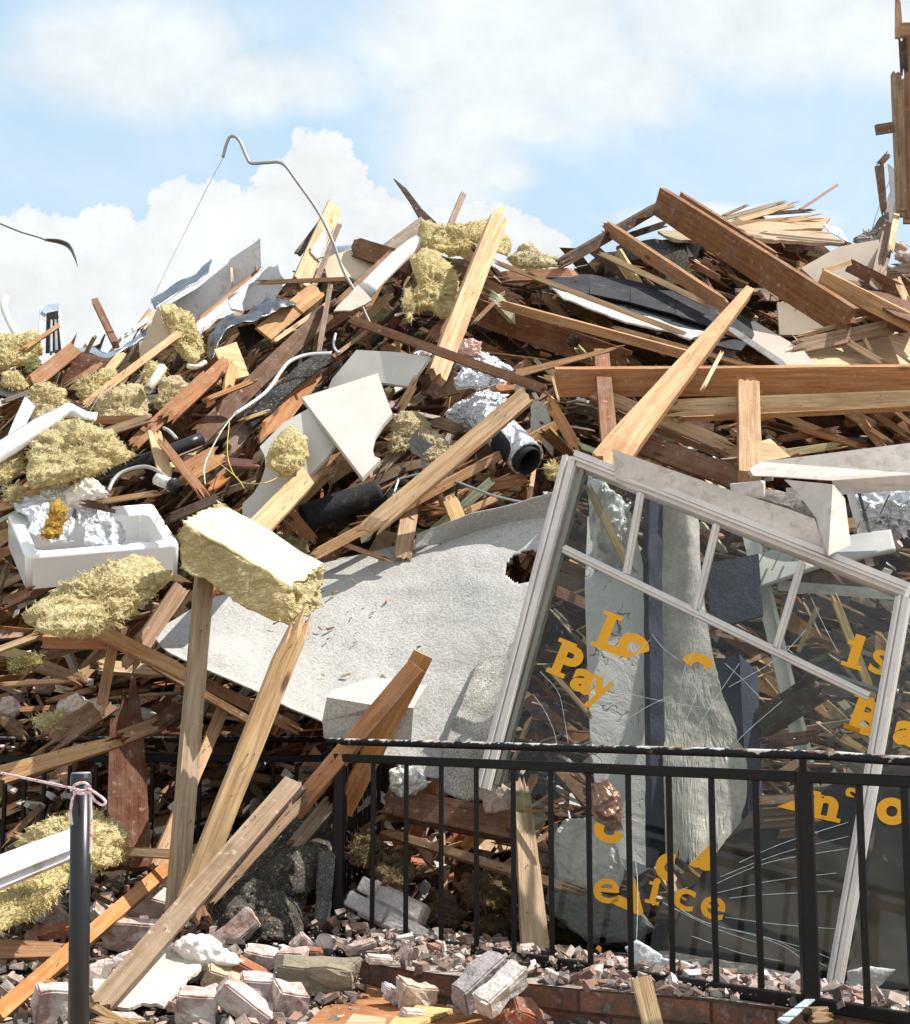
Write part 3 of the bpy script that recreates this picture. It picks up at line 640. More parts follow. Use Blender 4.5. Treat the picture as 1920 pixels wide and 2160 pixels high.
crack_lines('crack_lines', [[(1435, 1918), (1500, 1950), (1680, 1995), (1752, 2022)], [(1400, 1905), (1500, 1955), (1600, 1990)], [(1530, 1935), (1640, 1950), (1765, 1960)], [(1540, 1895), (1610, 1888), (1760, 1880)],
    [(1460, 1975), (1560, 2010), (1650, 2028)], [(1510, 1885), (1620, 1860), (1765, 1842)], [(1500, 1870), (1620, 1820), (1790, 1790)], [(1560, 1820), (1650, 1780), (1790, 1735)], [(1520, 1850), (1650, 1800), (1790, 1765)],
    [(1540, 1960), (1640, 1985), (1745, 2040)], [(1580, 1970), (1660, 2000), (1720, 2050)]], we, r=.0011)
crack_lines('broken_edge', [[(1320, 1700), (1345, 1850), (1342, 2010)], [(1312, 1720), (1330, 1850), (1325, 1960)]], we, r=.0016)
# lettering
def letter(ch, px, py, h, ang, wsc=1.0, cut=None, off=.0035, slab=True, shear=0):
    cu = bpy.data.curves.new('letter', 'FONT'); cu.body = ch; cu.size = 1.0; cu.offset = .012 if ch in 'ecs' else .045; cu.resolution_u = 5; cu.align_x = 'CENTER'
    tmp = bpy.data.objects.new('letter', cu); COL.objects.link(tmp); dg = bpy.context.evaluated_depsgraph_get()
    me = bpy.data.meshes.new_from_object(tmp.evaluated_get(dg)); bpy.data.objects.remove(tmp)
    bm = bmesh.new(); bm.from_mesh(me); bpy.data.meshes.remove(me)
    def quad(x0, y0, x1, y1, z=.0):
        bm.faces.new([bm.verts.new((x0, y0, .012)), bm.verts.new((x1, y0, .012)), bm.verts.new((x1, y1, .012)), bm.verts.new((x0, y1, .012))])
    xs = [v.co.x for v in bm.verts]; x0, x1 = min(xs), max(xs)
    if slab:
        if ch in 'PLB': quad(x0 - .09, -.045, x0 + .30, .06); quad(x0 - .09, .68, x0 + .30, .775)
        if ch == 'L': quad(x1 - .06, -.045, x1 + .03, .26)
        if ch == 'B': quad(x0 - .09, -.045, x0 + .24, .06)
        if ch in 'n': quad(x0 - .08, -.045, x0 + .25, .05); quad(x1 - .24, -.045, x1 + .08, .05); quad(x0 - .08, .46, x0 + .1, .555)
        if ch == 'y': quad(x0 - .08, .46, x0 + .2, .555); quad(x1 - .2, .46, x1 + .08, .555)
        if ch in 'i1': quad(x0 - .1, -.045, x1 + .1, .05); quad(x0 - .1, .46, x0 + .1, .555)
    ys = [v.co.y for v in bm.verts]; xs = [v.co.x for v in bm.verts]; cy = (min(ys) + max(ys)) / 2; cx = (min(xs) + max(xs)) / 2; s = h / (max(ys) - min(ys)); hw = (max(xs) - min(xs)) / 2; hh = (max(ys) - min(ys)) / 2
    if cut:
        for (ax, ay, nx, ny) in cut:
            bmesh.ops.bisect_plane(bm, geom=bm.verts[:] + bm.edges[:] + bm.faces[:], plane_co=(cx + ax * hw, cy + ay * hh, 0), plane_no=(nx, ny, 0), clear_outer=True)
    a = R(ang); ca, sa = math.cos(a), math.sin(a)
    for v in bm.verts:
        z = v.co.z; lx, ly = (v.co.x - cx) * s * wsc + (v.co.y - cy) * s * shear, (v.co.y - cy) * s
        v.co = WI @ W2(px + lx * ca + ly * sa, py + lx * sa - ly * ca, off + z * .02)
    me = bpy.data.meshes.new('letter'); bm.to_mesh(me); bm.free(); me.materials.append(LETTER)
    o = bpy.data.objects.new('letter', me); COL.objects.link(o); o.matrix_world = WM; o.parent = we; o.matrix_parent_inverse = WM.inverted(); return o
letter('P', 1196, 1393, 78, 22, 1.1); letter('a', 1231, 1438, 50, 24, 1.15); letter('y', 1265, 1466, 70, 26, .95, cut=[(.1, -.25, .75, -.3)])
letter('L', 1293, 1337, 80, 22, 1.15); letter('o', 1337, 1366, 58, 24, 1.15, cut=[(.45, -.35, .7, -.7)])
letter('o', 1473, 1409, 60, 24, 1.2, cut=[(.1, -.2, -.2, -1), (.4, .1, .8, -.6)])
letter('1', 1806, 1375, 72, 18, 1.25); letter('s', 1858, 1398, 52, 18, 1.2)
letter('B', 1826, 1510, 80, 20, 1.15); letter('n', 1742, 1702, 56, 12, 1.25); letter('s', 1795, 1682, 40, 12, 1.0, cut=[(0, 0, 0, -1)])
letter('e', 1280, 1880, 52, 4, 1.2); letter('v', 1334, 1905, 62, -40, 1.1, slab=False); letter('i', 1382, 1880, 56, 14, 1.0); letter('c', 1444, 1898, 46, 14, 1.25); letter('e', 1505, 1916, 48, 16, 1.25)
letter('o', 1414, 1830, 60, 40, 1.0, cut=[(.2, .2, 1, .6)]); letter('a', 1482, 1803, 62, 18, 1.1, cut=[(-.1, .1, -1, .5)]); letter('o', 1286, 1752, 54, 16, 1.2, cut=[(-.1, .2, .2, 1)]); letter('a', 1912, 1548, 52, 14, 1.15); letter('o', 1882, 1712, 58, 12, 1.1); letter('C', 1250, 2012, 42, 15, .9, cut=[(0, 0, -1, .4)])
wpoly('letter', [(1640, 1702), (1690, 1684), (1684, 1712), (1662, 1708)], .003, .0042, LETTER, None, we)
# neighbour window behind, leaning the other way
v2 = empty('tilted_window', P(1760, 1100, 6.9), 'second white window frame tilted behind the lettered one, its stile seen through the glass', 'window')
def vb(name, x1, y1, d1, x2, y2, d2, wd, col, t=.05, roll=0): return board(name, None, x1, y1, x2, y2, wd, col, absd=(d1, d2), t=t, roll=roll, jag=(0, 0), mat=PAINT, parent=v2)
vb('left_stile', 1583, 1128, 6.75, 1700, 1610, 6.35, 34, (.62, .62, .58)); vb('moulding', 1597, 1128, 6.70, 1714, 1610, 6.30, 8, (.55, .56, .52), .03)
vb('left_stile', 1712, 1660, 6.3, 1782, 1935, 6.1, 30, (.40, .43, .41)); vb('right_stile', 1795, 1040, 6.8, 1836, 1192, 6.7, 17, (.62, .62, .60)); vb('moulding', 1812, 1038, 6.76, 1852, 1190, 6.66, 7, (.06, .07, .07), .03)
vb('sill', 1640, 1235, 6.65, 1930, 1258, 6.6, 22, (.42, .44, .43)); vb('top_rail', 1660, 1040, 6.7, 1935, 1022, 6.5, 22, VIN)
vb('outer_stile', 1932, 1300, 5.6, 1775, 2100, 5.2, 9, (.02, .02, .02), .03)
panel('glass_pane', None, [(1600, 1140), (1800, 1060), (1930, 1030), (1930, 1700), (1790, 1700)], -.55, (.05, -1, .1), .004, GLASS, None, parent=v2)
def onmem(r):
    if r.random() < .45: px, py = r.gauss(1015, 26), r.gauss(1305, 26)
    else: px, py = r.uniform(560, 1080), r.uniform(1200, 1480)
    d = 7.4 - (py - 1150) / 350 * 1.0 + .03; return P(px, py, d - .06), Vector((r.uniform(-1, 1), r.uniform(-1, 1), .3))
shards('membrane_litter', 'tiny brown chips and crumbs littering the pale roofing membrane', 'litter', 150, onmem, lambda r: (lambda k: (.05 * k, .02 * k, .01 * k))(.15 + r.random() ** 3), MS, None, 19)
# ================================================================ BOARDS, one by one
J = (.05, .05)
def B(label, x1, y1, x2, y2, wd, col, d=0, roll=14, name='plank', **k): return board(name, label, x1, y1, x2, y2, wd, col, d, roll, **k)
# right upper slope
B('wide reddish brown board slanting down from the peak of the right crest', 1390, 424, 1800, 686, 62, (.24, .105, .035), -.75, -22, 'wide_board', t=.05, jag=(.0, .05), cat='board')
B('narrow reddish board tucked behind the wide slanting board at the peak', 1433, 412, 1640, 545, 18, (.24, .105, .035), -.55, -18, t=.05)
B('dark rafter rising to meet the tip of the wide slanting board', 1175, 560, 1396, 432, 20, DRK, -.5, -20, 'rafter', t=.05, cat='rafter')
B('short dark rafter lying low behind the wide slanting board', 1319, 500, 1410, 470, 13, DRK, -.2, -10, 'rafter', cat='rafter')
B('brown plank crossing under the dark rafter and pointing down right', 1272, 474, 1537, 650, 26, (.34, .18, .085), -.6, -24, t=.045)
B('thin pale batten running beside the brown plank below the rafter', 1262, 532, 1500, 645, 12, PALE, -.45, 10, 'batten')
B('thin stick poking up into the sky right of the lath stack', 1688, 442, 1767, 390, 6, (.35, .22, .18), -.2, 0, 'stick', t=.02, jag=(0, 0))
for i, (a, b, c_, d_, w_, cl, lb) in enumerate([(1517, 459, 1584, 429, 5, BRN, 'leftmost thin lath sticking up from the lath stack on the crest'), (1521, 463, 1662, 423, 8, GRY, 'long grey lath on top of the lath stack on the crest'),
    (1537, 468, 1690, 428, 10, TAN, 'tan lath with split ends second down in the crest lath stack'), (1600, 452, 1726, 443, 7, DRK, 'black lath at the right end of the crest lath stack'),
    (1560, 476, 1740, 455, 11, PALE, 'pale lath in the middle of the crest lath stack'), (1470, 480, 1690, 462, 12, TAN, 'long low tan lath under the crest lath stack'), (1545, 470, 1650, 440, 8, PALE, 'short pale lath slanting across the crest lath stack')]):
    B(lb, a, b, c_, d_, w_, cl, -.15 - .03 * i, 30, 'lath', t=.012, jag=(.12, .2), group='laths stacked on the right crest')
panel('sheathing_board', 'long pale sheathing sheet at the foot of the lath stack', [(1545, 478), (1640, 462), (1752, 459), (1735, 481), (1557, 492)], -.3, (.1, -.6, .8), .02, WOOD, (.52, .38, .24), 'sheathing', 2)
panel('sheathing_board', 'wide pale sheathing sheet at the right end of the crest', [(1572, 494), (1700, 480), (1740, 487), (1785, 512), (1660, 507), (1590, 503)], -.36, (.1, -.5, .85), .025, WOOD, (.50, .37, .25), 'sheathing', 2)
panel('metal_scrap', 'grey torn metal scrap at the right tip of the crest', [(1735, 469), (1774, 483), (1790, 510), (1752, 490)], -.2, (.3, -.9, .3), .01, METAL, (.45, .45, .47), 'scrap', 2)
panel('sheathing_board', 'short greenish sheathing sheet left of the wide slanting board', [(1388, 487), (1434, 483), (1479, 508), (1420, 505)], -.25, (0, -.5, .8), .02, WOOD, (.42, .36, .25), 'sheathing', 2)
panel('roof_felt', 'black roofing scrap under the greenish sheathing sheet', [(1300, 520), (1380, 503), (1480, 515), (1470, 540), (1320, 548)], -.12, (0, -.7, .6), .02, GRANULE, (.05, .05, .05), 'roofing felt', 4)
_t = [(1150, 578), (1240, 580), (1330, 592), (1430, 618), (1520, 642), (1600, 690)]; _m = [(1160, 610), (1245, 618), (1330, 636), (1425, 662), (1500, 688), (1585, 712)]; _b = [(1185, 634), (1250, 650), (1330, 672), (1410, 700), (1470, 722), (1560, 738)]
facets('shingle_sheet', 'long black shingled roofing sheet sagging across the right slope', [[(a[0], a[1], D(a[1]) - .25 - k * .03), (b_[0] + 2, b_[1], D(b_[1]) - .25 - k * .03), (d_[0] + 2, d_[1] + 3, D(d_[1]) - .42 - k * .03 + .02 * (i % 2)), (c_[0], c_[1] + 3, D(c_[1]) - .42 - k * .03 - .02 * (i % 2))] for k, (p, q) in enumerate(((_t, _m), (_m, _b))) for i, (a, b_, c_, d_) in enumerate(zip(p, p[1:], q, q[1:]))], DARK, (.017, .019, .024), .012, 'roofing felt')
panel('shingle_block', 'dark mossy shingled block standing behind the brown plank', [(1398, 541), (1444, 526), (1468, 596), (1405, 600)], -.5, (.2, -1, .2), .12, GRANULE, (.06, .055, .04), 'roofing', 3)
sheet('roof_sheet', 'long pale grit roofing strip under the black roofing sheet', [[(1165, 607, -.45), (1290, 648, -.5), (1400, 680, -.5), (1490, 703, -.5)], [(1190, 632, -.5), (1300, 676, -.55), (1400, 700, -.55), (1455, 714, -.55)]], MEMB, (.50, .50, .49), .01, (30, 6), .02, 5, 'roofing strip', ragged=.06)
B('long thin pale joist crossing the right slope above the grit roofing strip', 1040, 551, 1448, 706, 10, PALE, -.75, 8, 'joist', t=.04, cat='joist')
B('long pale brown joist running below the grit roofing strip', 1048, 640, 1480, 757, 19, (.48, .28, .14), -.65, -14, 'joist', cat='joist')
B('broad dark joist in shade under the crest at the middle right', 1000, 655, 1330, 770, 56, (.17, .07, .03), -.25, -8, 'joist', t=.05, cat='joist')
B('thin tan batten ending above the long horizontal beam', 1290, 690, 1640, 790, 9, TAN, -.5, 20, 'batten')
panel('wall_panel', 'greyish pink panel tilted above the long horizontal beam', [(1545, 689), (1592, 677), (1695, 738), (1720, 770), (1660, 775)], -.5, (-.1, -.5, .8), .03, BOARDM, (.46, .38, .33), 'panel')
B('white painted edge strip along the greyish pink panel', 1538, 692, 1672, 782, 12, WHT, -.62, 10, 'trim_strip', mat=PAINT, cat='trim')
panel('plywood_sheet', 'large beige plywood sheet lying above the long horizontal beam', [(1630, 752), (1767, 722), (1890, 700), (1960, 720), (1960, 790), (1660, 792)], -.35, (.1, -.55, .8), .02, WOOD, (.66, .49, .30), 'plywood')
B('grey and tan strip laid across the beige plywood sheet', 1780, 716, 1872, 772, 13, PALE, -.55, 12, 'batten')
B('small tan stub leaning on the beige plywood sheet', 1822, 712, 1842, 752, 8, TAN, -.55, 12, 'batten')
panel('plywood_sheet', 'tan plywood corner piece near the right picture edge', [(1880, 706), (1925, 700), (1930, 768), (1893, 740)], -.6, (.3, -.6, .6), .02, WOOD, (.62, .46, .28), 'plywood')
panel('wall_panel', 'beige wall panel seen under the end of the wide slanting board', [(1640, 637), (1685, 640), (1745, 692), (1720, 706), (1645, 706)], -.25, (0, -1, .3), .03, BOARDM, (.50, .42, .33), 'panel')
B('flat brown plank with pale edges above the beige plywood sheet', 1670, 735, 1880, 690, 30, (.30, .20, .13), -.6, 25)
B('thin tan edge board along the flat brown plank', 1676, 712, 1835, 668, 8, TAN, -.62, -10, 'batten')
panel('wall_panel', 'large beige wall panel below the ruined wall on the right', [(1690, 565), (1770, 520), (1855, 505), (1862, 600), (1842, 640), (1740, 610)], -.3, (0, -1, .35), .04, BOARDM, (.52, .44, .36), 'panel')
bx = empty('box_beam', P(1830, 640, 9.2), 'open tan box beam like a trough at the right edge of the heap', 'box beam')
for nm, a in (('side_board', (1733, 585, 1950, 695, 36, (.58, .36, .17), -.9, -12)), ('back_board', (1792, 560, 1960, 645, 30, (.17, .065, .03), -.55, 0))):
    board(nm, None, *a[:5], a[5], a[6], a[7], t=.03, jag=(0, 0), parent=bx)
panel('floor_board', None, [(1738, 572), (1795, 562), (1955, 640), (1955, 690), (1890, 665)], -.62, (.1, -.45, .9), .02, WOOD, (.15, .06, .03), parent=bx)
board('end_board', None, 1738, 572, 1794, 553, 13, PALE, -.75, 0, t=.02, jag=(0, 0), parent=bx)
B('long straight beam lying level across the right side of the heap', 1170, 806, 1960, 800, 60, (.46, .235, .10), -.95, -14, 'timber_beam', t=.06, jag=(.02, 0), cat='beam')
B('pale beam with stamped marks directly below the long straight beam', 1400, 862, 1960, 840, 36, (.66, .49, .29), -1.0, 8, 'timber_beam', t=.06, jag=(.1, 0), cat='beam')
B('brown underside board below the stamped pale beam', 1430, 884, 1960, 858, 11, ORG, -.95, -20, 'timber_beam', cat='beam')
B('pale flaking beam slanting from the long straight beam towards the middle post', 1140, 782, 1556, 950, 28, (.60, .43, .26), -.85, 12, 'timber_beam', t=.05, jag=(.1, .1), cat='beam')
B('dark underside strip below the pale flaking beam', 1300, 870, 1540, 965, 14, BRN, -.8, -25, 'timber_beam', cat='beam')
B('upright pale post standing between the stamped beam and the cream flashing', 1578, 815, 1582, 1010, 46, (.50, .32, .18), -1.15, 8, 'timber_post', t=.09, jag=(.03, 0), cat='post')
B('upright reddish brown post left of the big leaning beam', 1268, 742, 1288, 965, 33, (.26, .12, .06), -1.05, 10, 'timber_post', t=.05, jag=(.02, .05), cat='post')
B('big round edged beam leaning up right with a pointed splintered tip', 1275, 985, 1578, 618, 56, (.55, .33, .17), -1.35, 14, 'leaning_beam', t=.09, jag=(.1, .0), taper=(1.15, .35), cat='beam', d2=-1.1)
B('sliver torn from the side of the big leaning beam', 1523, 742, 1478, 828, 8, PALE, -1.4, 10, 'splinter', jag=(.05, .1), t=.02)
B('thin tan board slanting up just above the reddish brown post', 1085, 790, 1320, 730, 14, (.42, .25, .13), -1.1, 12, taper=(1.2, .4), jag=(.02, .1))
B('dark reddish plank sloping behind the cream flashing', 1350, 935, 1610, 1030, 46, (.17, .085, .05), -1.1, 18, 'wide_board', jag=(.05, .1), cat='board')
panel('plywood_scrap', 'pale triangular plywood scrap right of the upright pale post', [(1606, 930), (1625, 925), (1668, 963), (1606, 975)], -.9, (.2, -.8, .5), .02, WOOD, PALE, 'plywood')
for i, a in enumerate([(1780, 868, 1885, 938, 10, 'first'), (1835, 868, 1925, 925, 13, 'second'), (1890, 868, 1930, 900, 9, 'third')]): B('%s of three brown laths fanned below the stamped beam at the right edge' % a[5], *a[:5], (TAN, BRN, PALE)[i], -.7, 10, 'lath', group='laths below the stamped beam')
B('orange brown board in the hollow below the stamped beam', 1670, 900, 1830, 945, 12, ORG, -.55, 10); B('dark board lying in the hollow above the cream flashing', 1620, 930, 1780, 905, 14, RED, -.5, 10)
# ruined wall at the right edge
rw = empty('ruined_wall', P(1900, 480, 10.2), 'remains of a timber stud wall still standing at the right edge against the sky', 'wall')
def rwb(nm, *a, **k): return board(nm, None, *a, parent=rw, **k)
rwb('stud', 1890, 152, 1902, 446, 22, (.30, .21, .14), -1.3, 8, absd=(10.2, 10.2), jag=(.02, 0), t=.05); rwb('stud', 1918, 58, 1920, 460, 22, (.26, .14, .085), 0, 0, absd=(10.3, 10.3), jag=(.02, 0), t=.05)
rwb('splintered_stud', 1893, -20, 1897, 82, 17, (.50, .33, .20), 0, 10, absd=(10.2, 10.2), jag=(.2, .02), taper=(.5, 1)); rwb('stud', 1903, 70, 1908, 160, 17, (.06, .04, .04), 0, 0, absd=(10.3, 10.3), t=.04)
rwb('nailer', 1848, 274, 1886, 268, 22, (.17, .11, .08), 0, 10, absd=(10.1, 10.1), t=.04, jag=(0, 0)); rwb('header', 1900, 62, 1940, 60, 26, (.40, .25, .15), 0, 10, absd=(10.1, 10.1), t=.05, jag=(0, 0))
rwb('broken_strut', 1855, 350, 1866, 456, 20, (.19, .12, .085), 0, 0, absd=(10.0, 10.0), jag=(0, .1), t=.03, taper=(1, .7)); rwb('broken_strut', 1850, 352, 1878, 322, 14, (.22, .14, .09), 0, 0, absd=(10.02, 10.02), t=.03)
panel('siding', None, [(1874, 345), (1892, 360), (1894, 470), (1862, 480), (1880, 400)], -.3, (.1, -1, 0), .02, PAINT, (.55, .55, .56), parent=rw, rough=2)
panel('roof_scrap', None, [(1836, 490), (1856, 458), (1875, 446), (1876, 470), (1850, 486)], -.35, (.1, -1, .2), .03, DARK, (.06, .045, .04), parent=rw, rough=2)
panel('sheathing', None, [(1905, 165), (1935, 165), (1935, 470), (1908, 470)], -.05, (.1, -1, .1), .03, WOOD, (.20, .13, .09), parent=rw)
B('weathered grey board leaning against the ruined wall on the right', 1880, 468, 1846, 610, 29, (.27, .19, .145), -.5, 12); B('short pale stud standing beside the weathered grey board', 1892, 444, 1878, 532, 13, (.62, .47, .27), -.7, 12, 'stud')
B('grey beam end lying level at the right picture edge', 1876, 567, 1945, 566, 20, (.30, .24, .18), -.7, 12, 'timber_beam', cat='beam'); B('pale stub of wood under the grey beam end', 1890, 585, 1915, 640, 16, PALE, -.6, 12)
for i, (x, y) in enumerate([(1905, 448), (1896, 520), (1910, 545)]): brick(['topmost pinkish brick chunk beside the ruined wall', 'pinkish brick chunk below the short pale stud', 'lowest pinkish brick chunk at the right edge of the wall'][i], x, y, (20 + 30 * i, 25, 10), -.6, (.14, .07, .07), BRICK, .02, group='brick chunks in the ruined wall')
tube('loose_wire', 'thin wire dangling beside the broken strut of the ruined wall', [(1839, 488), (1850, 450), (1866, 405), (1878, 380)], 1.6, DARK, (.10, .09, .09), -.6, 10, 'wire')
lump('rubble_clump', 'grey rubble clump on the crest just left of the ruined wall', [(1806, 505), (1828, 488), (1860, 484), (1878, 500), (1866, 520), (1815, 520)], -.2, (.42, .37, .34), .3, STUCCO, .05, 9, 4, cat='rubble')
# middle crest
B('tall pale stud leaning in front of the crest beside the yellow insulation', 1062, 436, 918, 800, 41, (.64, .45, .26), -1.9, 14, 'leaning_stud', t=.06, jag=(.22, .05), cat='stud', d2=-.8)
panel('curved_splinter', 'dark curved wood blade stabbing up into the sky left of the insulation', [(831, 376), (858, 398), (890, 440), (930, 478), (895, 478), (865, 425)], -.3, (.2, -1, .1), .02, WOOD, (.13, .085, .06), 'splinter')
B('short stick standing in the sky above the insulation', 979, 406, 947, 482, 13, (.26, .17, .13), -.35, 8, 'stick')
B('broad dark brown timber end left of the white wrapped pipe', 742, 520, 870, 560, 42, (.20, .11, .06), -.5, 14, 'timber_end', jag=(.06, 0), t=.08, cat='timber')
B('grey weathered plank rising towards the insulation on the crest', 800, 540, 905, 462, 28, (.22, .18, .14), -.3, 14)
B('pale block topped board standing up on the left part of the crest', 706, 434, 632, 600, 36, (.62, .44, .26), -.6, 14, 'upright_board', jag=(.02, .05), cat='board')
B('grey edge board leaning beside the pale block topped board', 718, 470, 655, 620, 12, (.20, .13, .10), -.55, 0)
B('dark board leaning left of the pale block topped board', 680, 468, 625, 540, 16, (.10, .08, .07), -.4, 0)
panel('painted_board', 'white painted board scrap on the pale block topped board', [(676, 492), (690, 480), (684, 540), (668, 545), (655, 530)], -.75, (.2, -1, .2), .02, PAINT, WHT, 'board', 2)
panel('cardboard_piece', 'beige torn board piece right of the white painted scrap', [(683, 545), (750, 520), (790, 560), (752, 590), (690, 585)], -.35, (.1, -.8, .5), .02, BOARDM, (.60, .49, .36), 'board', 2)
B('long thin lath lying level over the left crest', 537, 596, 752, 588, 9, (.40, .25, .14), -.8, 8, 'lath')
tube('white_pipe', 'fat white wrapped pipe slanting over the middle crest', [(888, 508), (840, 545), (770, 615)], 36, PAINT, (.84, .85, .88), -.85, 12, 'pipe', seg=16)
panel('pipe_wrap', 'torn pale wrapping hanging from the lower end of the white pipe', [(755, 600), (785, 632), (740, 655), (704, 656)], -.9, (.2, -.9, .4), .015, PAINT, (.60, .52, .45), 'wrap', 2)
B('brown board parallel to the white wrapped pipe on its left', 832, 532, 705, 650, 20, BRN, -.65, 10)
B('long thin reddish lath crossing the middle of the heap under the leaning stud', 735, 672, 1150, 822, 18, (.25, .125, .07), -1.25, 12, 'lath', t=.04, jag=(.05, .02))
B('orange splintered stick hanging from the end of the long reddish lath', 1140, 812, 1222, 955, 22, (.50, .27, .12), -1.2, 12, 'splintered_stick', jag=(.2, .05), cat='stick')
B('hair thin splinter standing by the orange splintered stick', 1165, 792, 1180, 850, 5, PALE, -1.25, 0, 'splinter', t=.01)
B('pale reddish board peeking out at the right of the leaning stud', 1055, 585, 1220, 577, 22, (.46, .25, .15), -.3, 30)
B('brown slat descending right below the yellow insulation', 950, 560, 1100, 640, 24, BRN, -.4, 12); B('dark slat leaning under the hanging insulation', 960, 660, 900, 720, 22, RED, -.6, 12)
B('thin dark stick crossing behind the leaning stud', 1065, 615, 990, 690, 9, BRN, -.6, 0, 'stick'); B('splintered pale lath below the twin grey panels', 885, 790, 835, 880, 16, (.55, .38, .22), -1.05, 12, 'lath', jag=(.1, .1))
B('dark brown board behind the leaning stud foot', 885, 822, 975, 800, 56, (.10, .05, .03), -.5, 10, 'wide_board', cat='board')
B('long pale board crossing the heart of the heap from upper right', 1112, 834, 760, 1132, 38, (.58, .40, .235), -1.45, 16, 'long_board', t=.05, jag=(.02, .16), cat='board')
B('slender tan board crossing under the long pale board', 1188, 888, 655, 1175, 19, (.46, .27, .13), -1.2, -10, 'long_board', t=.045, jag=(.03, .05), cat='board')
B('short yellowish board standing on the grey membrane edge', 945, 1045, 976, 1118, 32, (.62, .43, .20), -1.1, 12); B('pale upright board dropping onto the grey membrane', 868, 1050, 848, 1182, 36, (.50, .34, .22), -1.0, 10)
B('wavy grey plank below the larger grey panel', 790, 1010, 880, 925, 22, (.25, .20, .15), -1.0, 14, bow=.03); B('dark rotten board under the wavy grey plank', 660, 1075, 860, 985, 20, (.15, .10, .065), -.95, 14)
B('thin orange stick lying over the top of the membrane', 690, 1135, 830, 1186, 9, (.40, .24, .13), -1.1, 8, 'stick'); B('brown block of wood beside the black duct', 600, 1075, 660, 1150, 30, (.24, .11, .05), -.95, 10, 'wood_block', t=.08, cat='wood block')
B('reddish board sloping above the membrane right part', 1000, 1030, 1125, 1010, 26, (.33, .16, .08), -.85, 16); B('pale splinter resting above the membrane edge', 965, 1090, 1060, 1045, 14, TAN, -.95, 16)
B('brown strip under the foil duct mouth', 990, 1000, 1100, 1035, 18, BRN, -.8, 12); B('grey brown weathered board behind the yellow wad pair', 905, 890, 985, 915, 24, (.22, .15, .10), -1.0, 14, bow=.02)
for i, a in enumerate([(830, 1075, 930, 1065, 8), (900, 1085, 985, 1075, 7), (890, 1065, 1000, 1090, 6)]): B('%s of three small orange laths stacked above the membrane' % ('lowest', 'middle', 'highest')[i], *a, ORG, -1.0 - .03 * i, 12, 'lath', group='small laths above the membrane')
# left slope
B('wide dark board running diagonally through the left slope', 695, 655, 415, 925, 38, (.125, .062, .034), -.85, 10, 'wide_board', t=.03, cat='board')
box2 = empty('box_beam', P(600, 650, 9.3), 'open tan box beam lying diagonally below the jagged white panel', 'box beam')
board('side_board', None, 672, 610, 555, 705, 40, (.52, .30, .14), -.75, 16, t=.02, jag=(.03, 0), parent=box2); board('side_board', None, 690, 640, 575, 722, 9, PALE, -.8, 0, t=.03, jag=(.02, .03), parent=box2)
panel('hollow', None, [(500, 690), (535, 682), (558, 712), (520, 738)], -.6, (0, -1, 0), .01, DARK, (.012, .008, .006), parent=box2)  # near-black panel paints the shade inside the open beam end
panel('plywood_sheet', 'bright tan plywood rectangle on the left slope above the brown planks', [(452, 737), (499, 721), (526, 791), (484, 803)], -.95, (.15, -.6, .7), .015, WOOD, (.70, .48, .26), 'plywood')
B('short tan board standing before the bright tan plywood', 492, 768, 478, 828, 21, (.58, .34, .15), -1.05, 12); B('orange brown plank leaning diagonally left of the plywood', 487, 757, 345, 890, 30, (.36, .16, .065), -1.0, 16)
B('brown plank parallel below the orange brown leaning plank', 440, 790, 275, 945, 26, (.32, .15, .07), -.95, 14); B('thin orange lath crossing below the short tan board', 545, 800, 425, 847, 9, (.58, .32, .14), -1.1, 14, 'lath')
B('rough orange splintered slab beside the left edge of the grey panels', 668, 772, 545, 935, 44, (.42, .20, .075), -.85, 16, 'splintered_slab', jag=(.15, .12), t=.05, cat='slab')
B('thin grey brown stick standing over the diagonal dark board', 698, 598, 672, 745, 11, (.22, .16, .12), -1.0, 0, 'stick'); B('thin pale lath beside the thin white wire', 502, 890, 570, 866, 7, (.66, .48, .25), -1.05, 12, 'lath')
B('long pale board rising across the yellow wool clumps on the left', 168, 862, 387, 697, 15, (.60, .40, .22), -1.05, 12, 'long_board', t=.04, cat='board')
B('brown stick standing against the sky on the left crest', 201, 636, 245, 728, 14, (.24, .12, .07), -.5, 10, 'stick', t=.05, jag=(0, .02)); B('orange stick leaning against the dark gutter end', 128, 684, 40, 744, 9, (.40, .22, .10), -1.0, 12, 'stick')
B('mid brown board end on the far left crest', 158, 736, 66, 810, 32, (.34, .18, .09), -.8, 12, jag=(0, .03)); panel('wide_board', 'dark reddish broad board right of the mid brown board end', [(165, 742), (240, 758), (205, 820), (118, 825)], -.5, (.1, -.9, .3), .03, WOOD, (.16, .06, .03), 'board', 1)
B('brown bough like plank under the dark reddish broad board', 215, 765, 130, 822, 14, BRN, -.7, 12, bow=.03); B('pale board lying beside the long pale board on the left', 262, 742, 215, 800, 18, (.62, .36, .20), -.7, 16)
B('grey weathered lath in front of the upper left wool', 0, 850, 100, 812, 10, (.30, .26, .22), -1.0, 8, 'lath'); B('brown plank lying level below the wool clumps', 130, 888, 320, 885, 17, (.46, .24, .12), -1.05, 10)
B('grey brown plank sloping towards the black pipe', 200, 920, 322, 880, 18, (.36, .25, .15), -1.1, 12); B('long pale plank above the sink at the left picture edge', -10, 1072, 172, 1010, 22, (.50, .32, .17), -1.15, 14, 'long_board', cat='board')
B('pale post like board stuck upright before the black pipe', 324, 908, 352, 1012, 27, (.64, .46, .26), -1.25, 12); B('orange brown stick crossing the pale upright board', 336, 926, 436, 1050, 18, (.42, .22, .11), -1.35, 10, 'stick', t=.04)
